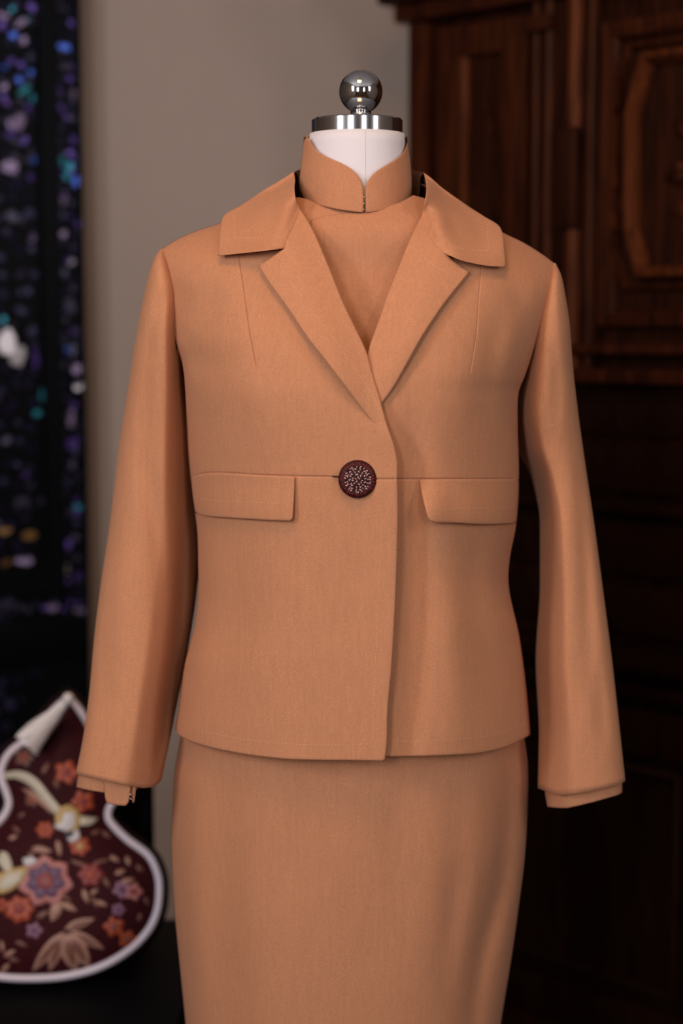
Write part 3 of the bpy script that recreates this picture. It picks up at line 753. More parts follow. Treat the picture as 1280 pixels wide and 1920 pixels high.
# leaves and sprigs
for (x, y, L, wd, a, m) in [(215, 1610, 22, 9, 30, E_BE), (240, 1614, 20, 9, 70, E_BE), (262, 1628, 20, 9, 50, E_BR), (225, 1635, 22, 10, -20, E_BE), (238, 1652, 30, 11, -15, E_BE), (200, 1655, 24, 9, 60, E_BR),
        (160, 1680, 30, 10, 70, E_BE), (178, 1692, 26, 9, 60, E_BR), (190, 1694, 26, 9, 20, E_BE), (176, 1672, 18, 8, -30, E_BE), (104, 1708, 44, 20, 110, E_BE), (106, 1712, 28, 11, 110, E_BR), (128, 1700, 36, 12, 25, E_BE), (80, 1715, 30, 10, -30, E_BR),
        (110, 1590, 32, 10, 80, E_BE), (78, 1593, 40, 12, 10, E_BE), (60, 1600, 20, 9, -30, E_BR), (30, 1555, 18, 8, 40, E_BR), (24, 1570, 18, 8, -20, E_BE), (40, 1528, 16, 7, -40, E_BR), (18, 1788, 26, 9, -30, E_BE), (10, 1815, 24, 9, -50, E_BE),
        (26, 1800, 22, 8, 10, E_BR), (4, 1775, 24, 8, 80, E_BE), (200, 1565, 22, 8, 40, E_BR), (180, 1560, 20, 8, -20, E_BR), (150, 1620, 40, 8, 20, E_BR), (190, 1615, 36, 7, -15, E_BR), (105, 1470, 18, 8, 60, E_BR), (85, 1440, 26, 9, -60, E_BR),
        (150, 1470, 24, 8, 70, E_PU), (275, 1690, 18, 7, 70, E_BR), (262, 1720, 18, 7, 110, E_BR), (120, 1680, 40, 8, 40, E_BR), (40, 1770, 26, 8, 20, E_BR), (-30, 1700, 40, 16, 30, E_BE), (-60, 1740, 40, 16, 80, E_OR), (-40, 1640, 40, 14, 60, E_PK)]:
    leaf(x, y, L, wd, a, m)
# birds
bd = bpy.data.objects.new('embroidered_bird', None); C.objects.link(bd); bd.parent = cush
patch('tail_feather', [(10, 1448), (40, 1446), (68, 1460), (95, 1492), (118, 1520), (108, 1532), (84, 1506), (56, 1474), (30, 1460), (8, 1460)], E_CR, bd, 0.0020)
patch('tail_feather', [(40, 1478), (62, 1484), (88, 1510), (100, 1528), (80, 1512), (58, 1494)], E_BE, bd, 0.0026)
patch('bird_body', [(108, 1518), (128, 1508), (146, 1520), (150, 1545), (138, 1560), (118, 1558), (104, 1546)], E_YE, bd, 0.0034)
patch('bird_body', [(120, 1524), (138, 1522), (142, 1542), (132, 1556), (112, 1556), (100, 1548), (116, 1540)], E_WH, bd, 0.0048)
patch('wing', [(150, 1530), (184, 1534), (170, 1546), (150, 1548)], E_CR, bd, 0.0030)
patch('bird_head', [(130, 1560), (148, 1556), (150, 1572), (136, 1580), (126, 1574)], E_WH, bd, 0.0040)
patch('beak', [(122, 1562), (138, 1556), (136, 1568), (124, 1572)], E_BL, bd, 0.0056)
b2 = bpy.data.objects.new('embroidered_bird', None); C.objects.link(b2); b2.parent = cush
patch('wing', [(2, 1596), (14, 1600), (24, 1630), (18, 1642), (4, 1628), (-4, 1612)], E_CR, b2, 0.0024)
patch('bird_body', [(-20, 1640), (8, 1634), (36, 1626), (54, 1628), (44, 1648), (24, 1668), (2, 1676), (-20, 1672)], E_YE, b2, 0.0032)
patch('bird_body', [(10, 1640), (44, 1632), (36, 1652), (10, 1668), (-4, 1664)], E_CR, b2, 0.0044)
patch('bird_head', [(42, 1610), (60, 1606), (70, 1614), (60, 1622), (46, 1622)], E_WH, b2, 0.0040)

# ================================================================== DRESS FORM
NX, NY = float(P(669, 240, 0.012)[0]), 0.012
def npx(px, py): return P(px, py, NY)
z_cap0, z_cap1 = float(npx(669, 250)[2]), float(npx(669, 224)[2])
r_cap = float(npx(755, 240)[0]-npx(584, 240)[0])/2
form = thing('dress_form', 'dress form with white linen neck, steel cap and chrome ball finial', 'dress form', (NX, NY, 0))
from_bm('neck', lathe_bm([(0.0, z_cap0-0.30), (0.075, z_cap0-0.30), (0.066, z_cap0-0.12), (0.0565, z_cap0-0.075), (0.0535, z_cap0-0.035), (0.0518, z_cap0-0.012), (0.0508, z_cap0-0.001), (0, z_cap0)], 72, (NX, NY, 0)), M_NECK, form)
sr = [(0.0509, -0.0015), (0.0519, -0.012), (0.0536, -0.035), (0.0566, -0.075)]
sa_ = R(-90+9)
tube('neck_seam', [(NX+r*math.cos(sa_), NY+r*math.sin(sa_), z_cap0+z) for r, z in sr], 0.00035, M_SEAM, form, 6)
auto(from_bm('neck_cap', lathe_bm([(0, z_cap0-0.001), (r_cap, z_cap0-0.001), (r_cap, z_cap1-0.0014), (r_cap-0.0014, z_cap1), (0, z_cap1)], 96, (NX, NY, 0)), M_BRUSH, form), 30)
bx_, bz_ = 676, 172
bw = npx(bx_, bz_); r_ball = 40/ FPX * (NY+1.85)
from_bm('finial_post', lathe_bm([(0.0115, z_cap1-0.001), (0.0118, z_cap1+0.001), (0.0112, z_cap1+0.003), (0.0112, bw[2]-r_ball+0.004), (0.0, bw[2]-r_ball+0.004)], 40, (float(bw[0]), NY, 0)), M_BRUSH, form)
bm = bmesh.new(); bmesh.ops.create_uvsphere(bm, u_segments=64, v_segments=40, radius=r_ball); bm.transform(Matrix.Translation(Vector(bw)))
from_bm('finial_ball', bm, M_CHROME, form)
def oval_body(rows, seg=48):
    bm = bmesh.new(); prev = None
    for (z, hw, f, b) in rows:
        ring = []
        for k in range(seg):
            a = 2*math.pi*k/seg; c, s = math.cos(a), math.sin(a)
            ring.append(bm.verts.new((NX+hw*c, (f if s < 0 else b)*s + 0.02, z)))
        if prev: 
            for k in range(seg): bm.faces.new((prev[k], prev[(k+1) % seg], ring[(k+1) % seg], ring[k]))
        else: bm.faces.new(ring)
        prev = ring
    bm.faces.new(prev); return bm
from_bm('torso', oval_body([(0.74, 0.14, 0.07, 0.08), (0.90, 0.15, 0.075, 0.09), (1.05, 0.125, 0.07, 0.07), (1.18, 0.135, 0.085, 0.075), (1.28, 0.12, 0.06, 0.07), (1.345, 0.085, 0.025, 0.05), (1.37, 0.05, 0.01, 0.03)]), M_NECK, form)
tube('stand_pole', [(NX, 0.03, 0.03), (NX, 0.03, 0.76)], 0.014, M_BRUSH, form, 16)
auto(from_bm('stand_base', lathe_bm([(0, 0), (0.19, 0), (0.19, 0.012), (0.05, 0.028), (0.02, 0.045), (0, 0.045)], 48, (NX, 0.03, 0)), M_BLACK, form), 35)

# ================================================================== GARMENT DEPTH FIELDS
xl = pchip([380, 460, 520, 556, 589, 637, 686, 722, 785, 860, 933, 994, 1050, 1110, 1170, 1250, 1330, 1372, 1480, 1571, 1682, 1804, 1915, 2200],
           [300, 300, 312, 321, 325, 329, 342, 346, 349, 353, 361, 369, 371, 371, 365, 345, 334, 328, 325, 321, 325, 336, 347, 372])
xr = pchip([380, 494, 516, 577, 647, 700, 738, 800, 900, 981, 1045, 1085, 1120, 1190, 1275, 1350, 1380, 1488, 1582, 1704, 1815, 1918, 2200],
           [1042, 1041, 1041, 1026, 1004, 986, 972, 971, 973, 968, 956, 953, 957, 973, 985, 992, 994, 990, 986, 972, 956, 939, 905])
sh_l = [(552, 340), (500, 368), (446, 396), (412, 418), (370, 432), (335, 447), (302, 467)]
sh_r = [(790, 345), (840, 375), (890, 405), (945, 437), (982, 455), (1017, 477), (1040, 494)]
shy = pchip([296, 302, 335, 370, 412, 446, 500, 552, 600, 670, 740, 790, 840, 890, 945, 982, 1017, 1040, 1046],
            [470, 467, 447, 432, 418, 396, 368, 340, 322, 316, 322, 345, 375, 405, 437, 455, 477, 494, 498])
Ec = pchip([330, 480, 600, 700, 800, 950, 1100, 1400, 2200], [0.015, -0.005, -0.012, -0.008, 0.010, 0.018, 0.02, 0.02, 0.02])
Cc = pchip([330, 420, 520, 650, 760, 900, 1100, 1400, 1600, 2200], [-0.045, -0.078, -0.108, -0.133, -0.140, -0.136, -0.131, -0.130, -0.126, -0.110])
def Ybody(px, py, l=None, r=None):
    a = (l or xl)(py); b = (r or xr)(py)
    u = np.clip(2*(px-a)/(b-a)-1, -1, 1)
    g = np.clip(1-np.abs(u)**2.5, 0, 1)**0.62
    y = Ec(py) + (Cc(py)-Ec(py))*g
    y = y - 0.010*np.exp(-((px-478)/95)**2-((py-720)/120)**2) - 0.010*np.exp(-((px-868)/95)**2-((py-730)/120)**2)
    t = np.clip((py-shy(px))/120, 0, 1); s = np.sqrt(np.clip(1-(1-t)**2, 0, 1))
    return 0.022 + (y-0.022)*s
jf = fold_field([([(400, 520), (385, 620), (382, 720)], 0.0028, 26), ([(355, 620), (372, 690)], 0.003, 14), ([(945, 500), (975, 560), (965, 640)], 0.004, 24), ([(930, 560), (925, 680), (905, 800)], 0.003, 26),
                 ([(985, 560), (950, 660), (935, 760)], -0.003, 18), ([(455, 1000), (440, 1200), (430, 1400)], 0.0018, 34), ([(560, 1240), (556, 1420)], 0.0014, 26), ([(890, 1010), (905, 1150), (930, 1330)], 0.0035, 34),
                 ([(850, 1000), (850, 1200), (860, 1400)], -0.003, 30), ([(940, 990), (915, 1080), (940, 1200)], -0.004, 22), ([(800, 1120), (800, 1400)], 0.002, 26), ([(395, 1020), (385, 1160), (360, 1360)], -0.003, 22),
                 ([(330, 520), (350, 600)], 0.0025, 16), ([(480, 500), (500, 640), (520, 800)], 0.0012, 30)], 1.35)
tuck = fold_field([([(770, 760), (776, 900), (774, 1150), (762, 1450)], 0.012, 26)])
def Ypan0(px, py): return Ybody(px, py) + jf(px, py)
def YpanB(px, py): return Ypan0(px, py) + tuck(px, py)
def YpanA(px, py):
    px = np.asarray(px, float); py = np.asarray(py, float)
    e = pchip([800, 870, 1050, 1250, 1430], [738, 746, 744, 733, 721])(py)
    lift = 0.006*smooth(430, 640, px) + 0.012*np.exp(-((e-px)/46)**2)*smooth(700, 840, py)
    return Ypan0(px, py) - lift
df = fold_field([([(372, 1400), (366, 1600), (372, 1800), (380, 2000)], -0.004, 24), ([(425, 1420), (420, 1700), (430, 2000)], 0.004, 34), ([(555, 1420), (552, 1700)], 0.002, 28), ([(745, 1440), (742, 1800)], 0.0018, 30), ([(820, 1440), (815, 1800)], -0.002, 34),
                 ([(957, 1395), (955, 1500), (942, 1650), (905, 1800), (880, 2000)], 0.010, 16), ([(900, 1440), (895, 1600), (860, 1800), (840, 2000)], -0.004, 30), ([(870, 1620), (850, 1760), (840, 1960)], 0.005, 26), ([(920, 1640), (880, 1850), (860, 2050)], 0.004, 22),
                 ([(640, 1500), (630, 1760), (640, 2000)], -0.002, 50), ([(500, 1650), (500, 2000)], -0.002, 40)], 1.45)
dxl = lambda py: xl(py) + 10*(1-smooth(1380, 1470, py))
dxr = lambda py: xr(py) - 10*(1-smooth(1390, 1470, py))
def Ydress(px, py):
    return Ybody(px, py, dxl, dxr)*0.97 + 0.014 + 0.022*smooth(415, 520, py)*(1-smooth(800, 1300, py)) + 0.004*smooth(900,1300,py) + df(px, py) + 0.004*smooth(1380, 1430, py)

# ================================================================== DRESS
dress = thing('tan_dress', 'tan twill dress with high standing collar worn under the jacket', 'dress', (NX, 0.0, float(P(640, 2180, 0)[2])))
dl = [(float(dxl(y)), y) for y in list(range(1400, 2190, 60))]
front_out = [(572, 372), (601, 384), (640, 393), (680, 397), (720, 393), (745, 386), (770, 372), (800, 380), (900, 425), (1000, 480), (1015, 500), (1005, 560), (975, 660), (955, 740), (950, 900), (945, 1050), (955, 1200), (972, 1300)] + \
    [(float(dxr(y)), y) for y in range(1390, 2190, 60)] + [(860, 2188), (640, 2195), (420, 2188)] + [(float(dxl(y)), y) for y in range(2170, 1380, -60)] + \
    [(352, 1300), (385, 1200), (390, 1050), (380, 900), (368, 740), (355, 660), (330, 560), (325, 500), (335, 475), (420, 430), (540, 372)]
sheet('front_panel', front_out, Ydress, M_DRS, dress, spacing=13, rings=[1.2, 4, 9, 16])
# asymmetric overlap laid on the chest
ov = [(584, 412), (600, 406), (625, 402.5), (660, 399.5), (684, 399), (700, 393), (745, 381), (775, 366), (805, 374), (830, 500), (780, 640), (720, 760), (640, 700), (600, 560), (575, 460)]
sheet('chest_overlap', ov, lambda a, b: Ydress(a, b)-0.003, M_DRS, dress, half=0.0016, spacing=13)
bk_out = [(570, 350), (770, 350), (900, 425), (1000, 480), (1005, 560), (975, 660), (955, 740), (950, 900), (945, 1050), (955, 1200), (972, 1300)] + [(float(dxr(y)), y) for y in range(1390, 2100, 60)] + [(640, 2080)] + \
    [(float(dxl(y)), y) for y in range(2070, 1380, -60)] + [(352, 1300), (385, 1200), (390, 1050), (380, 900), (368, 740), (355, 660), (330, 560), (335, 475), (420, 430)]
def Yback(px, py, l, r, dep, flush=False):
    a = l(py); b = r(py); u = np.clip(2*(px-a)/(b-a)-1, -1, 1)
    t = np.clip((py-shy(px))/120, 0, 1); s = np.sqrt(np.clip(1-(1-t)**2, 0, 1))
    e = Ec(py) if flush else Ec(py)*0.97+0.018
    y = e + dep*np.clip(1-np.abs(u)**2.5, 0, 1)**0.62
    return 0.022 + (y-0.022)*s
sheet('back_panel', bk_out, lambda a, b: Yback(a, b, dxl, dxr, 0.10), M_DRS, dress, spacing=26, rings=[2, 8])
# standing collar: two front halves and a band round the back
CYC, CRAD = 0.012, 0.0
clx = pchip([250, 262, 293, 333, 354, 380, 420], [571, 568.5, 565, 561, 561.5, 565, 566]); crx = pchip([250, 277, 313, 354, 376, 420], [762, 766, 770.5, 772.5, 772, 771])
def Ycol(px, py):
    a = clx(py); b = crx(py); u = np.clip(2*(px-a)/(b-a)-1, -1, 1)
    return CYC - (0.0625+0.006*smooth(300, 400, py))*np.sqrt(np.clip(1-u*u, 0, 1))
cL = [(576, 256), (581, 264), (591, 280), (611, 293), (642, 307), (660, 318.5), (672, 331), (679, 346), (681.5, 372), (681, 399), (662, 397), (631, 392.5), (601, 385), (570, 374.5), (562.5, 354), (561.5, 333), (566, 293), (570, 264)]
cR = [(685.5, 399), (685, 372), (685.5, 354), (689, 340), (703, 323), (723, 310), (743, 297.5), (756, 286), (762, 272), (763.5, 265), (766, 277), (770.5, 313), (772, 354), (770, 375.5), (743, 388), (713, 395.5)]
sheet('stand_collar', cL, Ycol, M_DRS, dress, half=0.0015, rnd=2.6, spacing=9, rings=[0.6, 1.4, 2.6, 5, 9])
sheet('stand_collar', cR, lambda a, b: Ycol(a, b)-0.0006, M_DRS, dress, half=0.0015, rnd=2.6, spacing=9, rings=[0.6, 1.4, 2.6, 5, 9])
ring = []; ff = []
for r, (py, dr) in enumerate(((258, 0.0), (256, 0.0012), (258, 0.0024), (385, 0.0024))):
    a = float(P(clx(py), py, CYC)[0]); b = float(P(crx(py), py, CYC)[0]); z = float(P(666, py, CYC)[2]); hw = (b-a)/2-0.0022+dr; cx_ = (a+b)/2
    for k in range(25):
        w_ = math.pi*k/24; zz = z + (0.010*math.sin(w_) if py < 300 else 0)
        ring.append((cx_+hw*math.cos(w_), CYC+(0.060+dr)*math.sin(w_), zz))
for r in range(3):
    for k in range(24): ff.append((r*25+k, r*25+k+1, (r+1)*25+k+1, (r+1)*25+k))
link('stand_collar_back', mesh('stand_collar_back', ring, ff), M_DRS, dress)
for k, py in enumerate((368, 380, 391)):
    tube('hook', [V3(680.3, py, float(Ycol(683, py))-0.0009), V3(682.2, py+2.2, float(Ycol(683, py))-0.0022), V3(684.8, py+3, float(Ycol(683, py))-0.0020), V3(686.2, py+1.2, float(Ycol(683, py))-0.0009)], 0.00042, M_HOOK, dress, 6)

def sleeve_tube(name, rows, mat, parent, folds=None, hem=(0.0, 0.8), flat=0.75, n=64, turn=True, seg=72, tilt=None):
    """tube of cloth: rows of (inner or outer left px,py, right px,py, depth centre, front half depth, back half depth)"""
    A = np.array(rows, float); t = np.arange(len(A)); cols = [pchip(t, A[:, k]) for k in range(A.shape[1])]
    tt = np.linspace(0, len(A)-1, n); ph = np.linspace(0, 2*np.pi, seg, endpoint=False)
    vs_ = []
    rowspec = [(x, 0.0) for x in tt] + ([(len(A)-1-0.0, 0.0015), (len(A)-1-0.02, 0.003), (len(A)-1-0.8, 0.003)] if turn else [])
    for x, ins in rowspec:
        lx, ly, rx, ry, yc, df_, db = [float(c(x)) for c in cols]
        s = (1-np.cos(ph))/2; sn = np.sin(ph)
        px = lx+(rx-lx)*s; py = ly+(ry-ly)*s
        m = np.sign(sn)*np.abs(sn)**flat
        hb = hem[0]*smooth(len(A)-3.5, len(A)-1, x)
        bump_ = np.interp(s, [0, 0.4, 0.8, 0.92, 1], [0, 0.55, 1, 0.8, 0]) if hem[1] > 0.5 else np.interp(s, [0, 0.12, 0.25, 0.6, 0.95, 1], [0, 0.6, 1, 0.85, 0.4, 0])
        py = py + np.where(sn > 0, hb*np.abs(sn)**0.2*bump_, 0)
        Y = yc - np.where(sn > 0, df_, db)*m
        if tilt is not None: Y = Y + tilt[0]*smooth(tilt[1], tilt[2], s)*(smooth(2, 5, x) if len(A) > 6 else 1.0)*(1-0.5*smooth(len(A)-3, len(A)-1, x))
        if folds is not None: Y = Y + np.where(sn > 0, folds(px, py)*np.abs(sn)**0.5, 0)
        cxp = (lx+rx)/2; k = ins*1700
        px = px - np.sign(px-cxp)*np.minimum(k, np.abs(px-cxp)); Y = Y + np.sign(yc-Y)*np.minimum(ins, np.abs(yc-Y))
        vs_.append(P(px, py, Y))
    nr = len(rowspec); V = np.concatenate(vs_); F = []
    for r in range(nr-1):
        for k in range(seg): F.append((r*seg+k, (r+1)*seg+k, (r+1)*seg+(k+1) % seg, r*seg+(k+1) % seg))
    me = mesh(name, V, F); o = link(name, me, mat, parent)
    bm = bmesh.new(); bm.from_mesh(o.data); bmesh.ops.recalc_face_normals(bm, faces=bm.faces); bm.to_mesh(o.data); bm.free()
    return o
sleeve_tube('sleeve', [(158, 1400, 280, 1410, 0.0, 0.026, 0.028), (152, 1425, 275, 1440, 0.0, 0.027, 0.029), (147, 1450, 266, 1468, 0.0, 0.028, 0.030), (143, 1476, 244, 1492, 0.0, 0.029, 0.029)], M_DRS, dress, None, (2, 0.5), n=24, seg=40, tilt=(0.03, 0.6, 1.0))
sheet('cuff_flap', [(196, 1440), (196.5, 1492), (200, 1506), (216, 1509.5), (235, 1511), (240.5, 1505), (244, 1485), (249, 1440)], lambda a, b: -0.034+0*a, M_DRS, dress, half=0.0016, spacing=8)
sheet('cuff_flap', [(249.5, 1445), (247, 1490), (248, 1506), (251.5, 1505), (254, 1485), (258, 1445)], lambda a, b: -0.029+0*a, M_DRS, dress, half=0.0012, rnd=1.6, spacing=6)
for py in (1489, 1497): tube('cuff_hook', [V3(243.5, py, -0.034), V3(246, py+1.5, -0.0345), V3(249, py, -0.032)], 0.0005, M_HOOK, dress, 6)
sleeve_tube('sleeve', [(1024, 1400, 1150, 1400, 0.0, 0.028, 0.030), (1022, 1440, 1160, 1430, 0.0, 0.030, 0.032), (1021, 1480, 1166, 1460, 0.0, 0.032, 0.033), (1026, 1513, 1166, 1486, 0.0, 0.033, 0.033)], M_DRS, dress, None, (9, 0.25), n=24, seg=48, tilt=(0.03, 0.34, 0.0))

# ================================================================== JACKET
jk = thing('tan_jacket', 'tan twill one-button jacket with notched collar and two pocket flaps on the dress form', 'jacket', (NX, 0.0, float(P(640, 1400, 0)[2])))
arm_l = [(302, 467), (301, 489), (312, 520), (321, 556), (325, 589), (329, 637), (342, 686), (346, 722), (349, 785), (353, 860), (361, 933), (369, 994), (371, 1050), (371, 1110), (365, 1170), (345, 1250), (334, 1330), (328, 1366)]
fold_a = [(745, 900), (745, 868), (739, 836), (725, 796), (711, 744), (697, 697), (687, 660), (671, 625), (642, 564), (614, 494), (586, 430), (564, 393)]
seam_a = ([(357, 893), (396, 886), (482, 890), (555, 892.5), (630, 894), (705, 898), (752, 898.5)], 0.0018, 1.0)
dart_a = ([(446, 470), (457, 545), (469, 630), (481, 692)], 0.0016, 0.75)
hem_a = [(336, 1379), (375, 1396), (445, 1412), (530, 1423), (600, 1425.5), (660, 1426), (721, 1427)]
edge_a = [(725, 1395), (727, 1330), (734, 1250), (740, 1150), (744, 1050), (746, 960)]
pa = sheet('front_panel', [(540, 352)] + sh_l[1:] + arm_l[1:] + hem_a + edge_a + fold_a, YpanA, M_JKT, jk, spacing=11, seams=[seam_a, dart_a], rnd=3.4, rings=[0.9, 2.6, 5, 9, 16])
arm_r = [(1040, 494), (1041, 516), (1026, 577), (1004, 647), (986, 700), (972, 738), (971, 800), (973, 900), (968, 981), (956, 1045), (953, 1085), (957, 1120), (973, 1190), (985, 1275), (992, 1350), (994, 1378)]
fold_b = [(640, 760), (660, 730), (689, 662), (694, 644), (708, 606), (727, 550), (746, 503), (769, 447), (791, 402)]
hem_b = [(952, 1399), (905, 1411), (870, 1414.5), (820, 1417), (727, 1419), (660, 1419), (610, 1419)]
seam_b = ([(700, 898), (783, 898), (871, 898), (971, 898)], 0.0018, 1.0)
dart_b = ([(903, 495), (898, 550), (893, 625), (890, 645), (881, 700)], 0.0008, 0.75)
pb_ = sheet('front_panel', [(808, 358)] + sh_r[1:-1] + arm_r + hem_b + [(610, 1300), (612, 900), (625, 800)] + fold_b, YpanB, M_JKT, jk, spacing=11, seams=[seam_b, dart_b], rnd=3.4, rings=[0.9, 2.6, 5, 9, 16])
bout = [(552, 345)] + sh_l[1:] + arm_l[1:-1] + [(330, 1366), (480, 1385), (670, 1390), (860, 1388), (992, 1372)] + arm_r[::-1][1:] + sh_r[::-1][1:] + [(670, 330)]
sheet('back_panel', bout, lambda a, b: Yback(a, b, xl, xr, 0.125, True), M_JKT, jk, spacing=28, rings=[2, 8])

# sleeves
sfa = fold_field([([(312, 540), (296, 580), (282, 625), (276, 680)], 0.0042, 13), ([(275, 640), (272, 760), (266, 880)], 0.004, 16), ([(300, 700), (310, 850), (315, 1000)], -0.004, 22), ([(268, 860), (292, 960), (300, 1080), (296, 1200)], 0.007, 20),
                  ([(245, 900), (230, 1080), (225, 1300)], -0.004, 30), ([(322, 980), (320, 1150), (296, 1320), (276, 1470)], -0.006, 16), ([(340, 1000), (336, 1180), (318, 1330), (300, 1455)], 0.007, 14), ([(200, 1120), (195, 1300), (185, 1440)], 0.003, 22)])
sa_rows = [(303, 465, 307, 468, 0.016, 0.004, 0.01), (291, 480, 319, 502, 0.014, 0.030, 0.03), (281, 507, 331, 540, 0.013, 0.044, 0.04), (266, 572, 343, 605, 0.016, 0.054, 0.045), (251, 655, 357, 690, 0.026, 0.062, 0.05),
           (238, 740, 368, 760, 0.036, 0.066, 0.05), (222, 843, 374, 860, 0.040, 0.066, 0.05), (204, 994, 376, 1010, 0.036, 0.062, 0.05), (188, 1100, 369, 1110, 0.028, 0.058, 0.05), (176, 1200, 353, 1215, 0.018, 0.053, 0.05),
           (167, 1300, 334, 1310, 0.008, 0.049, 0.048), (156, 1380, 318, 1390, 0.0, 0.046, 0.046), (142, 1451, 302, 1464, -0.004, 0.044, 0.044)]
sleeve_tube('sleeve', sa_rows, M_JKT, jk, sfa, (17, 0.74), flat=0.7, n=110, seg=120, tilt=(0.064, 0.54, 1.0))
sfb = fold_field([([(1050, 560), (1055, 660), (1062, 760)], -0.003, 14), ([(1040, 640), (1046, 720), (1040, 800)], 0.003, 14), ([(1078, 700), (1092, 880), (1100, 1080), (1105, 1300)], 0.005, 16), ([(1108, 900), (1124, 1100), (1140, 1300)], -0.003, 14),
                  ([(1050, 900), (1060, 1100), (1055, 1300)], -0.004, 26), ([(1010, 640), (1000, 740), (990, 830)], 0.005, 14), ([(1125, 1250), (1130, 1400)], 0.004, 16)])
sb_rows = [(1036, 494, 1041, 493, 0.016, 0.004, 0.01), (1024, 530, 1052, 517, 0.014, 0.032, 0.03), (1009, 580, 1060, 556, 0.014, 0.046, 0.04), (990, 645, 1068, 612, 0.018, 0.054, 0.045), (970, 712, 1074, 690, 0.028, 0.062, 0.05),
           (958, 775, 1083, 770, 0.036, 0.064, 0.05), (970, 838, 1092, 836, 0.042, 0.062, 0.05), (997, 900, 1101, 898, 0.040, 0.057, 0.045), (1012, 985, 1114, 985, 0.030, 0.052, 0.042), (1012, 1097, 1129, 1097, 0.022, 0.050, 0.042),
           (1004, 1240, 1148, 1245, 0.010, 0.048, 0.042), (1010, 1370, 1162, 1372, 0.002, 0.046, 0.042), (1008, 1478, 1172, 1464, -0.002, 0.044, 0.042)]
sleeve_tube('sleeve', sb_rows, M_JKT, jk, sfb, (17, 0.28), flat=0.7, n=110, seg=120, tilt=(0.062, 0.42, 0.0))

# lapels
def line_d(line):
    l = spline(line, 10)
    def f(px, py): return seg_dist(np.stack([np.ravel(px), np.ravel(py)], -1).astype(float), l)[0].reshape(np.shape(px))
    return f
da = line_d(fold_a)
def Ylap_a(px, py):
    d = da(px, py); k = 1-smooth(700, 840, py)*0.75
    return YpanA(px, py) - 0.0026 + 0.0055*smooth(740, 838, py) - k*(1-smooth(700, 835, py))*(0.0085*smooth(0, 70, d) + 0.002*np.sin(np.clip(d/110, 0, 1)*np.pi))
lap_a = [(564, 394), (586, 430), (614, 494), (642, 564), (671, 625), (687, 660), (697, 697), (711, 744), (725, 796), (738, 834), (743, 860), (733, 850), (722, 832), (708, 808), (679, 768), (627, 698), (577, 634), (539, 578), (502, 527), (484.5, 499), (508, 482), (531, 467), (524, 455), (540, 420), (552, 392), (558, 386)]
la = sheet('lapel', lap_a, Ylap_a, M_JKT, jk, spacing=10, half=0.0016)
db_ = line_d(fold_b)
def Ylap_b(px, py):
    d = db_(px, py); k = 1-smooth(640, 760, py)*0.6
    return YpanB(px, py) - 0.0026 - k*(0.0085*smooth(0, 70, d) + 0.002*np.sin(np.clip(d/110, 0, 1)*np.pi))
lap_b = [(791, 403), (769, 447), (746, 503), (727, 550), (708, 606), (694, 644), (689, 662), (672, 705), (680, 760), (700, 775), (718, 753), (737, 727), (760, 687), (792, 630), (830, 573), (863, 531), (880, 510), (862, 498), (842, 481), (836, 466), (820, 440), (806, 405), (797, 394)]
lb = sheet('lapel', lap_b, Ylap_b, M_JKT, jk, spacing=10, half=0.0016)
# collar leaves
ca_f = rbf([(551, 321, 0.020), (520, 340, 0.018), (492, 358, 0.010), (446, 388, -0.006), (420, 402, -0.016), (412, 440, -0.052), (408, 479, -0.074), (470, 472, -0.104), (534, 465, -0.1255), (563, 393, -0.098), (553, 353, -0.052), (500, 420, -0.066), (540, 420, -0.102), (455, 430, -0.052)])
cb_f = rbf([(793, 324, 0.020), (830, 352, 0.016), (877, 386, 0.004), (910, 407, -0.008), (935, 424, -0.020), (944, 460, -0.056), (948, 498, -0.074), (890, 494, -0.100), (830, 474, -0.1235), (792, 404, -0.100), (798, 357, -0.052), (850, 430, -0.072), (810, 420, -0.102), (900, 445, -0.056)])
colA = [(551, 321), (553, 337), (552, 353), (555, 375), (563, 393), (550, 424), (537, 451), (533, 466), (500, 470), (455, 475), (409, 480), (410, 455), (414, 420), (419, 405), (430, 396), (446, 388), (492, 358), (535, 332)]
colB = [(793, 323), (798, 340), (799, 358), (795, 382), (791, 404), (798, 428), (808, 450), (829, 473), (849, 482), (866, 489), (886, 494), (915, 499), (945, 501), (948, 496), (945, 462), (942, 437), (934, 422), (910, 407), (877, 386), (830, 353), (806, 332)]
ga = line_d([(564, 392), (550, 424), (537, 451), (533, 466)]); gb = line_d([(791, 404), (798, 428), (808, 450), (829, 473)])
def softmin(a, b, k=0.004):
    h = np.clip(0.5+0.5*(b-a)/k, 0, 1); return b*(1-h)+a*h-k*h*(1-h)
def YcA(a, b):
    w = np.exp(-(ga(a, b)/22)**2); y = softmin(ca_f(a, b), Ylap_a(a, b)-0.0035)
    return y*(1-w) + (Ylap_a(a, b)-0.0010)*w
def YcB(a, b):
    w = np.exp(-(gb(a, b)/22)**2); y = softmin(cb_f(a, b), Ylap_b(a, b)-0.0035)
    return y*(1-w) + (Ylap_b(a, b)-0.0010)*w
cA = sheet('collar_leaf', colA, YcA, M_JKT, jk, spacing=9, half=0.0017)
cB = sheet('collar_leaf', colB, YcB, M_JKT, jk, spacing=9, half=0.0017)
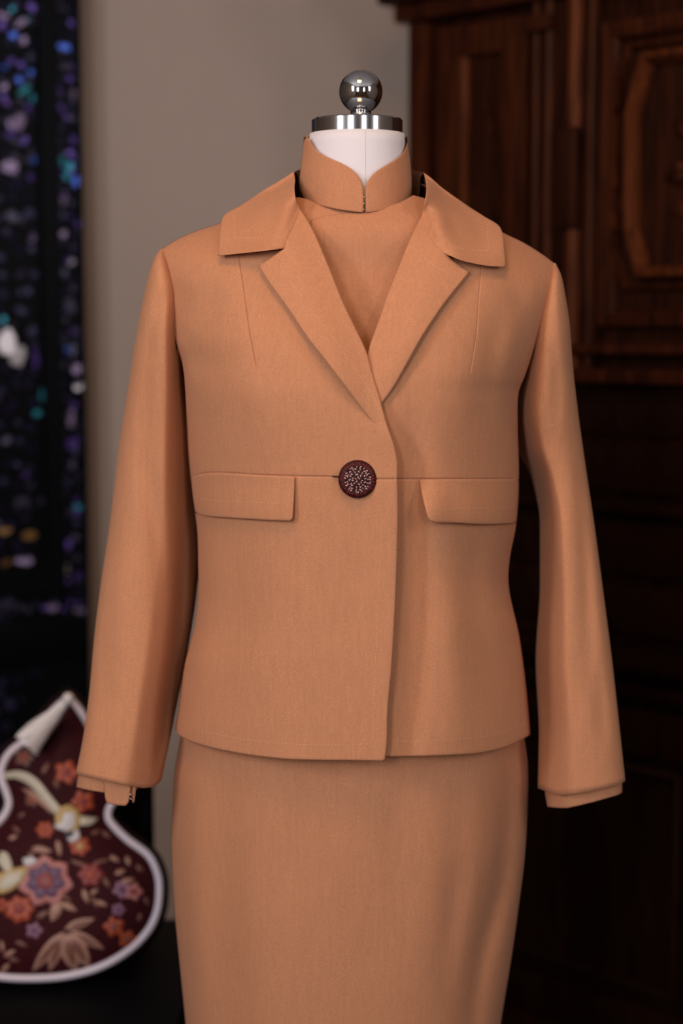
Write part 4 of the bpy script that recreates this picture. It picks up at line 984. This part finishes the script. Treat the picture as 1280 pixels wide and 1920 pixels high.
# collar band running round the back of the neck
pL = P(553, 322, 0.020); pR = P(793, 325, 0.020); cxm = (pL[0]+pR[0])/2; hw = (pR[0]-pL[0])/2
bv, bf = [], []
for r, (k0, dz, dr) in enumerate(((0, -0.050, -0.006), (0, -0.02, -0.004), (0, -0.004, -0.003), (0, 0.0, 0.0), (0, -0.004, 0.003), (0, -0.03, 0.010), (0, -0.05, 0.020))):
    for k in range(41):
        w_ = math.pi*k/40; zz = pL[2]*(1-(1-math.cos(w_))/2*0) + (pR[2]-pL[2])*(1+math.cos(w_))/2
        bv.append((cxm+(hw+dr)*math.cos(w_), 0.020+(0.085+dr)*math.sin(w_)+(0.0 if r > 2 else -0.0), zz+dz+0.014*math.sin(w_)))
for r in range(3, 6):
    for k in range(40): bf.append((r*41+k, r*41+k+1, (r+1)*41+k+1, (r+1)*41+k))
link('collar_band', mesh('collar_band', bv, bf), M_JKT, jk)
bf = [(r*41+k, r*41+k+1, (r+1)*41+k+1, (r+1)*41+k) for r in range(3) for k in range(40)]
link('collar_shaded_inside', mesh('collar_shaded_inside', bv, bf), M_COLLAR_SHADE, jk)  # inner face of the collar, with its shade painted in
# pocket flaps
def Yfl_a(px, py): return YpanA(px, py) - 0.0028 - 0.0055*smooth(893, 975, py) - 0.001*smooth(480, 550, px)
flA = [(358, 893), (396, 887), (482, 890.5), (553, 893.5), (551, 935), (548.5, 972), (544, 977), (500, 975.5), (453, 972.5), (390, 968), (366, 962), (361, 930)]
fA = sheet('pocket_flap', flA, Yfl_a, M_JKT, jk, half=0.0017, spacing=9, rnd=3)
def Yfl_b(px, py): return YpanB(px, py) - 0.0028 - 0.010*smooth(893, 975, py) - 0.009*(1-smooth(790, 860, px))*smooth(893, 960, py)
flB = [(785, 898.5), (871, 898.5), (972, 898.5), (970, 940), (967, 981), (907, 983), (850, 980.5), (812, 979), (803, 973), (797, 955), (790, 925)]
fB = sheet('pocket_flap', flB, Yfl_b, M_JKT, jk, half=0.0017, spacing=9, rnd=3)

# top-stitching: rows of small raised thread stitches
def stitches(line, field, parent, lift=0.0016, L=4.6, gap=2.0, rad=0.00031):
    l = spline(line, 1.0); seg = np.linalg.norm(np.diff(l, axis=0), axis=1); cum = np.concatenate([[0], np.cumsum(seg)])
    vs_, fs = [], []; s = 0.0
    while s + L < cum[-1]:
        q = [np.array([np.interp(s+f*L, cum, l[:, 0]), np.interp(s+f*L, cum, l[:, 1])]) for f in (0, 0.5, 1)]
        dirn = q[2]-q[0]; dirn /= np.linalg.norm(dirn)+1e-9; nn = np.array([-dirn[1], dirn[0]])*rad*1730
        b = len(vs_)
        pa_ = np.array([q[0], q[1]+nn, q[2], q[1]-nn, q[1]]); Y = field(pa_[:, 0], pa_[:, 1]) - lift + 0.0002; Y[4] -= rad*1.6; Y[[1, 3]] += 0.0
        vs_ += list(P(pa_[:, 0], pa_[:, 1], Y)); fs += [(b, b+4, b+1), (b+1, b+4, b+2), (b+2, b+4, b+3), (b+3, b+4, b)]
        s += L+gap
    o = link('topstitching', mesh('topstitching', vs_, fs), M_STI, parent); o['kind'] = 'stuff'
    bm = bmesh.new(); bm.from_mesh(o.data); bmesh.ops.recalc_face_normals(bm, faces=bm.faces)
    for f_ in bm.faces:
        if f_.normal.y > 0: f_.normal_flip()
    bm.to_mesh(o.data); bm.free()
stitches([(714, 940), (713, 1050), (707, 1150), (703, 1250), (699, 1330), (697, 1394)], YpanA, pa)
stitches([(697, 1395), (640, 1396), (560, 1396), (480, 1389), (420, 1379), (370, 1367)], YpanA, pa)
stitches([(735, 1390), (820, 1388.5), (905, 1381), (950, 1370), (990, 1352)], YpanB, pb_)
stitches([(572, 460), (548, 478), (525, 497), (533, 512), (560, 550), (610, 615), (650, 670), (690, 728), (716, 775)], Ylap_a, la, 0.0019)
stitches([(790, 478), (806, 493), (843, 515), (815, 552), (775, 610), (735, 670), (712, 704)], Ylap_b, lb, 0.0019)
stitches([(826, 473), (790, 478)], Ylap_b, lb, 0.0019)
stitches([(437, 396), (440, 422), (440, 446), (480, 446), (535, 438)], YcA, cA, 0.002)
stitches([(915, 412), (914, 440), (917, 470), (880, 468), (850, 462), (817, 455)], YcB, cB, 0.002)
stitches([(524, 895), (521, 944), (470, 942), (410, 939), (372, 934)], Yfl_a, fA, 0.002)
stitches([(803, 940), (820, 953), (870, 953), (920, 952), (965, 951)], Yfl_b, fB, 0.002)

# button
BY = float(YpanA(np.array([670.]), np.array([898.]))[0]) - 0.0013
bc = V3(670, 898, BY - 0.0005); br = 36/FPX*(1.85+BY)
BMt = Matrix.Translation(bc) @ Matrix.Rotation(R(90), 4, 'X')
bm = lathe_bm([(0, 0), (br*0.9, 0), (br, 0.0018), (br*0.985, 0.0038), (br*0.90, 0.0056), (br*0.70, 0.0066), (br*0.64, 0.0060), (br*0.5, 0.0066), (0, 0.0072)], 72)
bm.transform(BMt); btn = from_bm('button', bm, M_BTN, jk); btn['label'] = 'large round dark maroon thread-covered button'
def capsules(name, specs, rad, mat):
    bm = bmesh.new()
    for p0, p1 in specs:
        p0 = Vector(p0); p1 = Vector(p1); d = p1-p0
        M = Matrix.Translation((p0+p1)/2) @ d.to_track_quat('Z', 'Y').to_matrix().to_4x4() @ Matrix.Diagonal((rad, rad, d.length/2+rad*0.5, 1))
        bmesh.ops.create_icosphere(bm, subdivisions=1, radius=1.0, matrix=BMt @ M)
    o = from_bm(name, bm, mat, btn); o['kind'] = 'stuff'; return o
sp_ = []
for k in range(64):
    a = 2*math.pi*k/64 + random.uniform(-.02, .02); b = a + random.choice((-1, 1))*0.05
    sp_.append(((br*0.70*math.cos(a), br*0.70*math.sin(a), 0.0066), (br*0.93*math.cos(b), br*0.93*math.sin(b), 0.0052)))
    if k % 2: sp_.append(((br*0.93*math.cos(b), br*0.93*math.sin(b), 0.0052), (br*1.0*math.cos(b), br*1.0*math.sin(b), 0.0030)))
capsules('rim_thread', sp_, 0.00042, M_BTN2)
sp_ = []
for rr, nn in ((0.11, 4), (0.26, 9), (0.41, 14), (0.55, 19), (0.66, 22)):
    for k in range(nn):
        a = 2*math.pi*(k+random.uniform(-.2, .2))/nn; z = 0.0072
        q0 = (br*(rr-0.06)*math.cos(a-0.02), br*(rr-0.05)*math.sin(a-0.02), z)
        da_ = random.choice((-1, 1))*0.35/max(1, rr*8)
        q1 = (br*(rr+0.05)*math.cos(a+da_), br*(rr+0.05)*math.sin(a+da_), z-0.0002)
        sp_.append((q0, q1))
        if k % 2: sp_.append((q1, (br*(rr-0.02)*math.cos(a+2*da_), br*(rr-0.02)*math.sin(a+2*da_), z)))
capsules('weave_thread', sp_, 0.00050, M_BTN3)
tube('buttonhole', [V3(623, 893.5, BY-0.0008), V3(640, 894.5, BY-0.0008)], 0.0009, M_DARK, jk, 6)
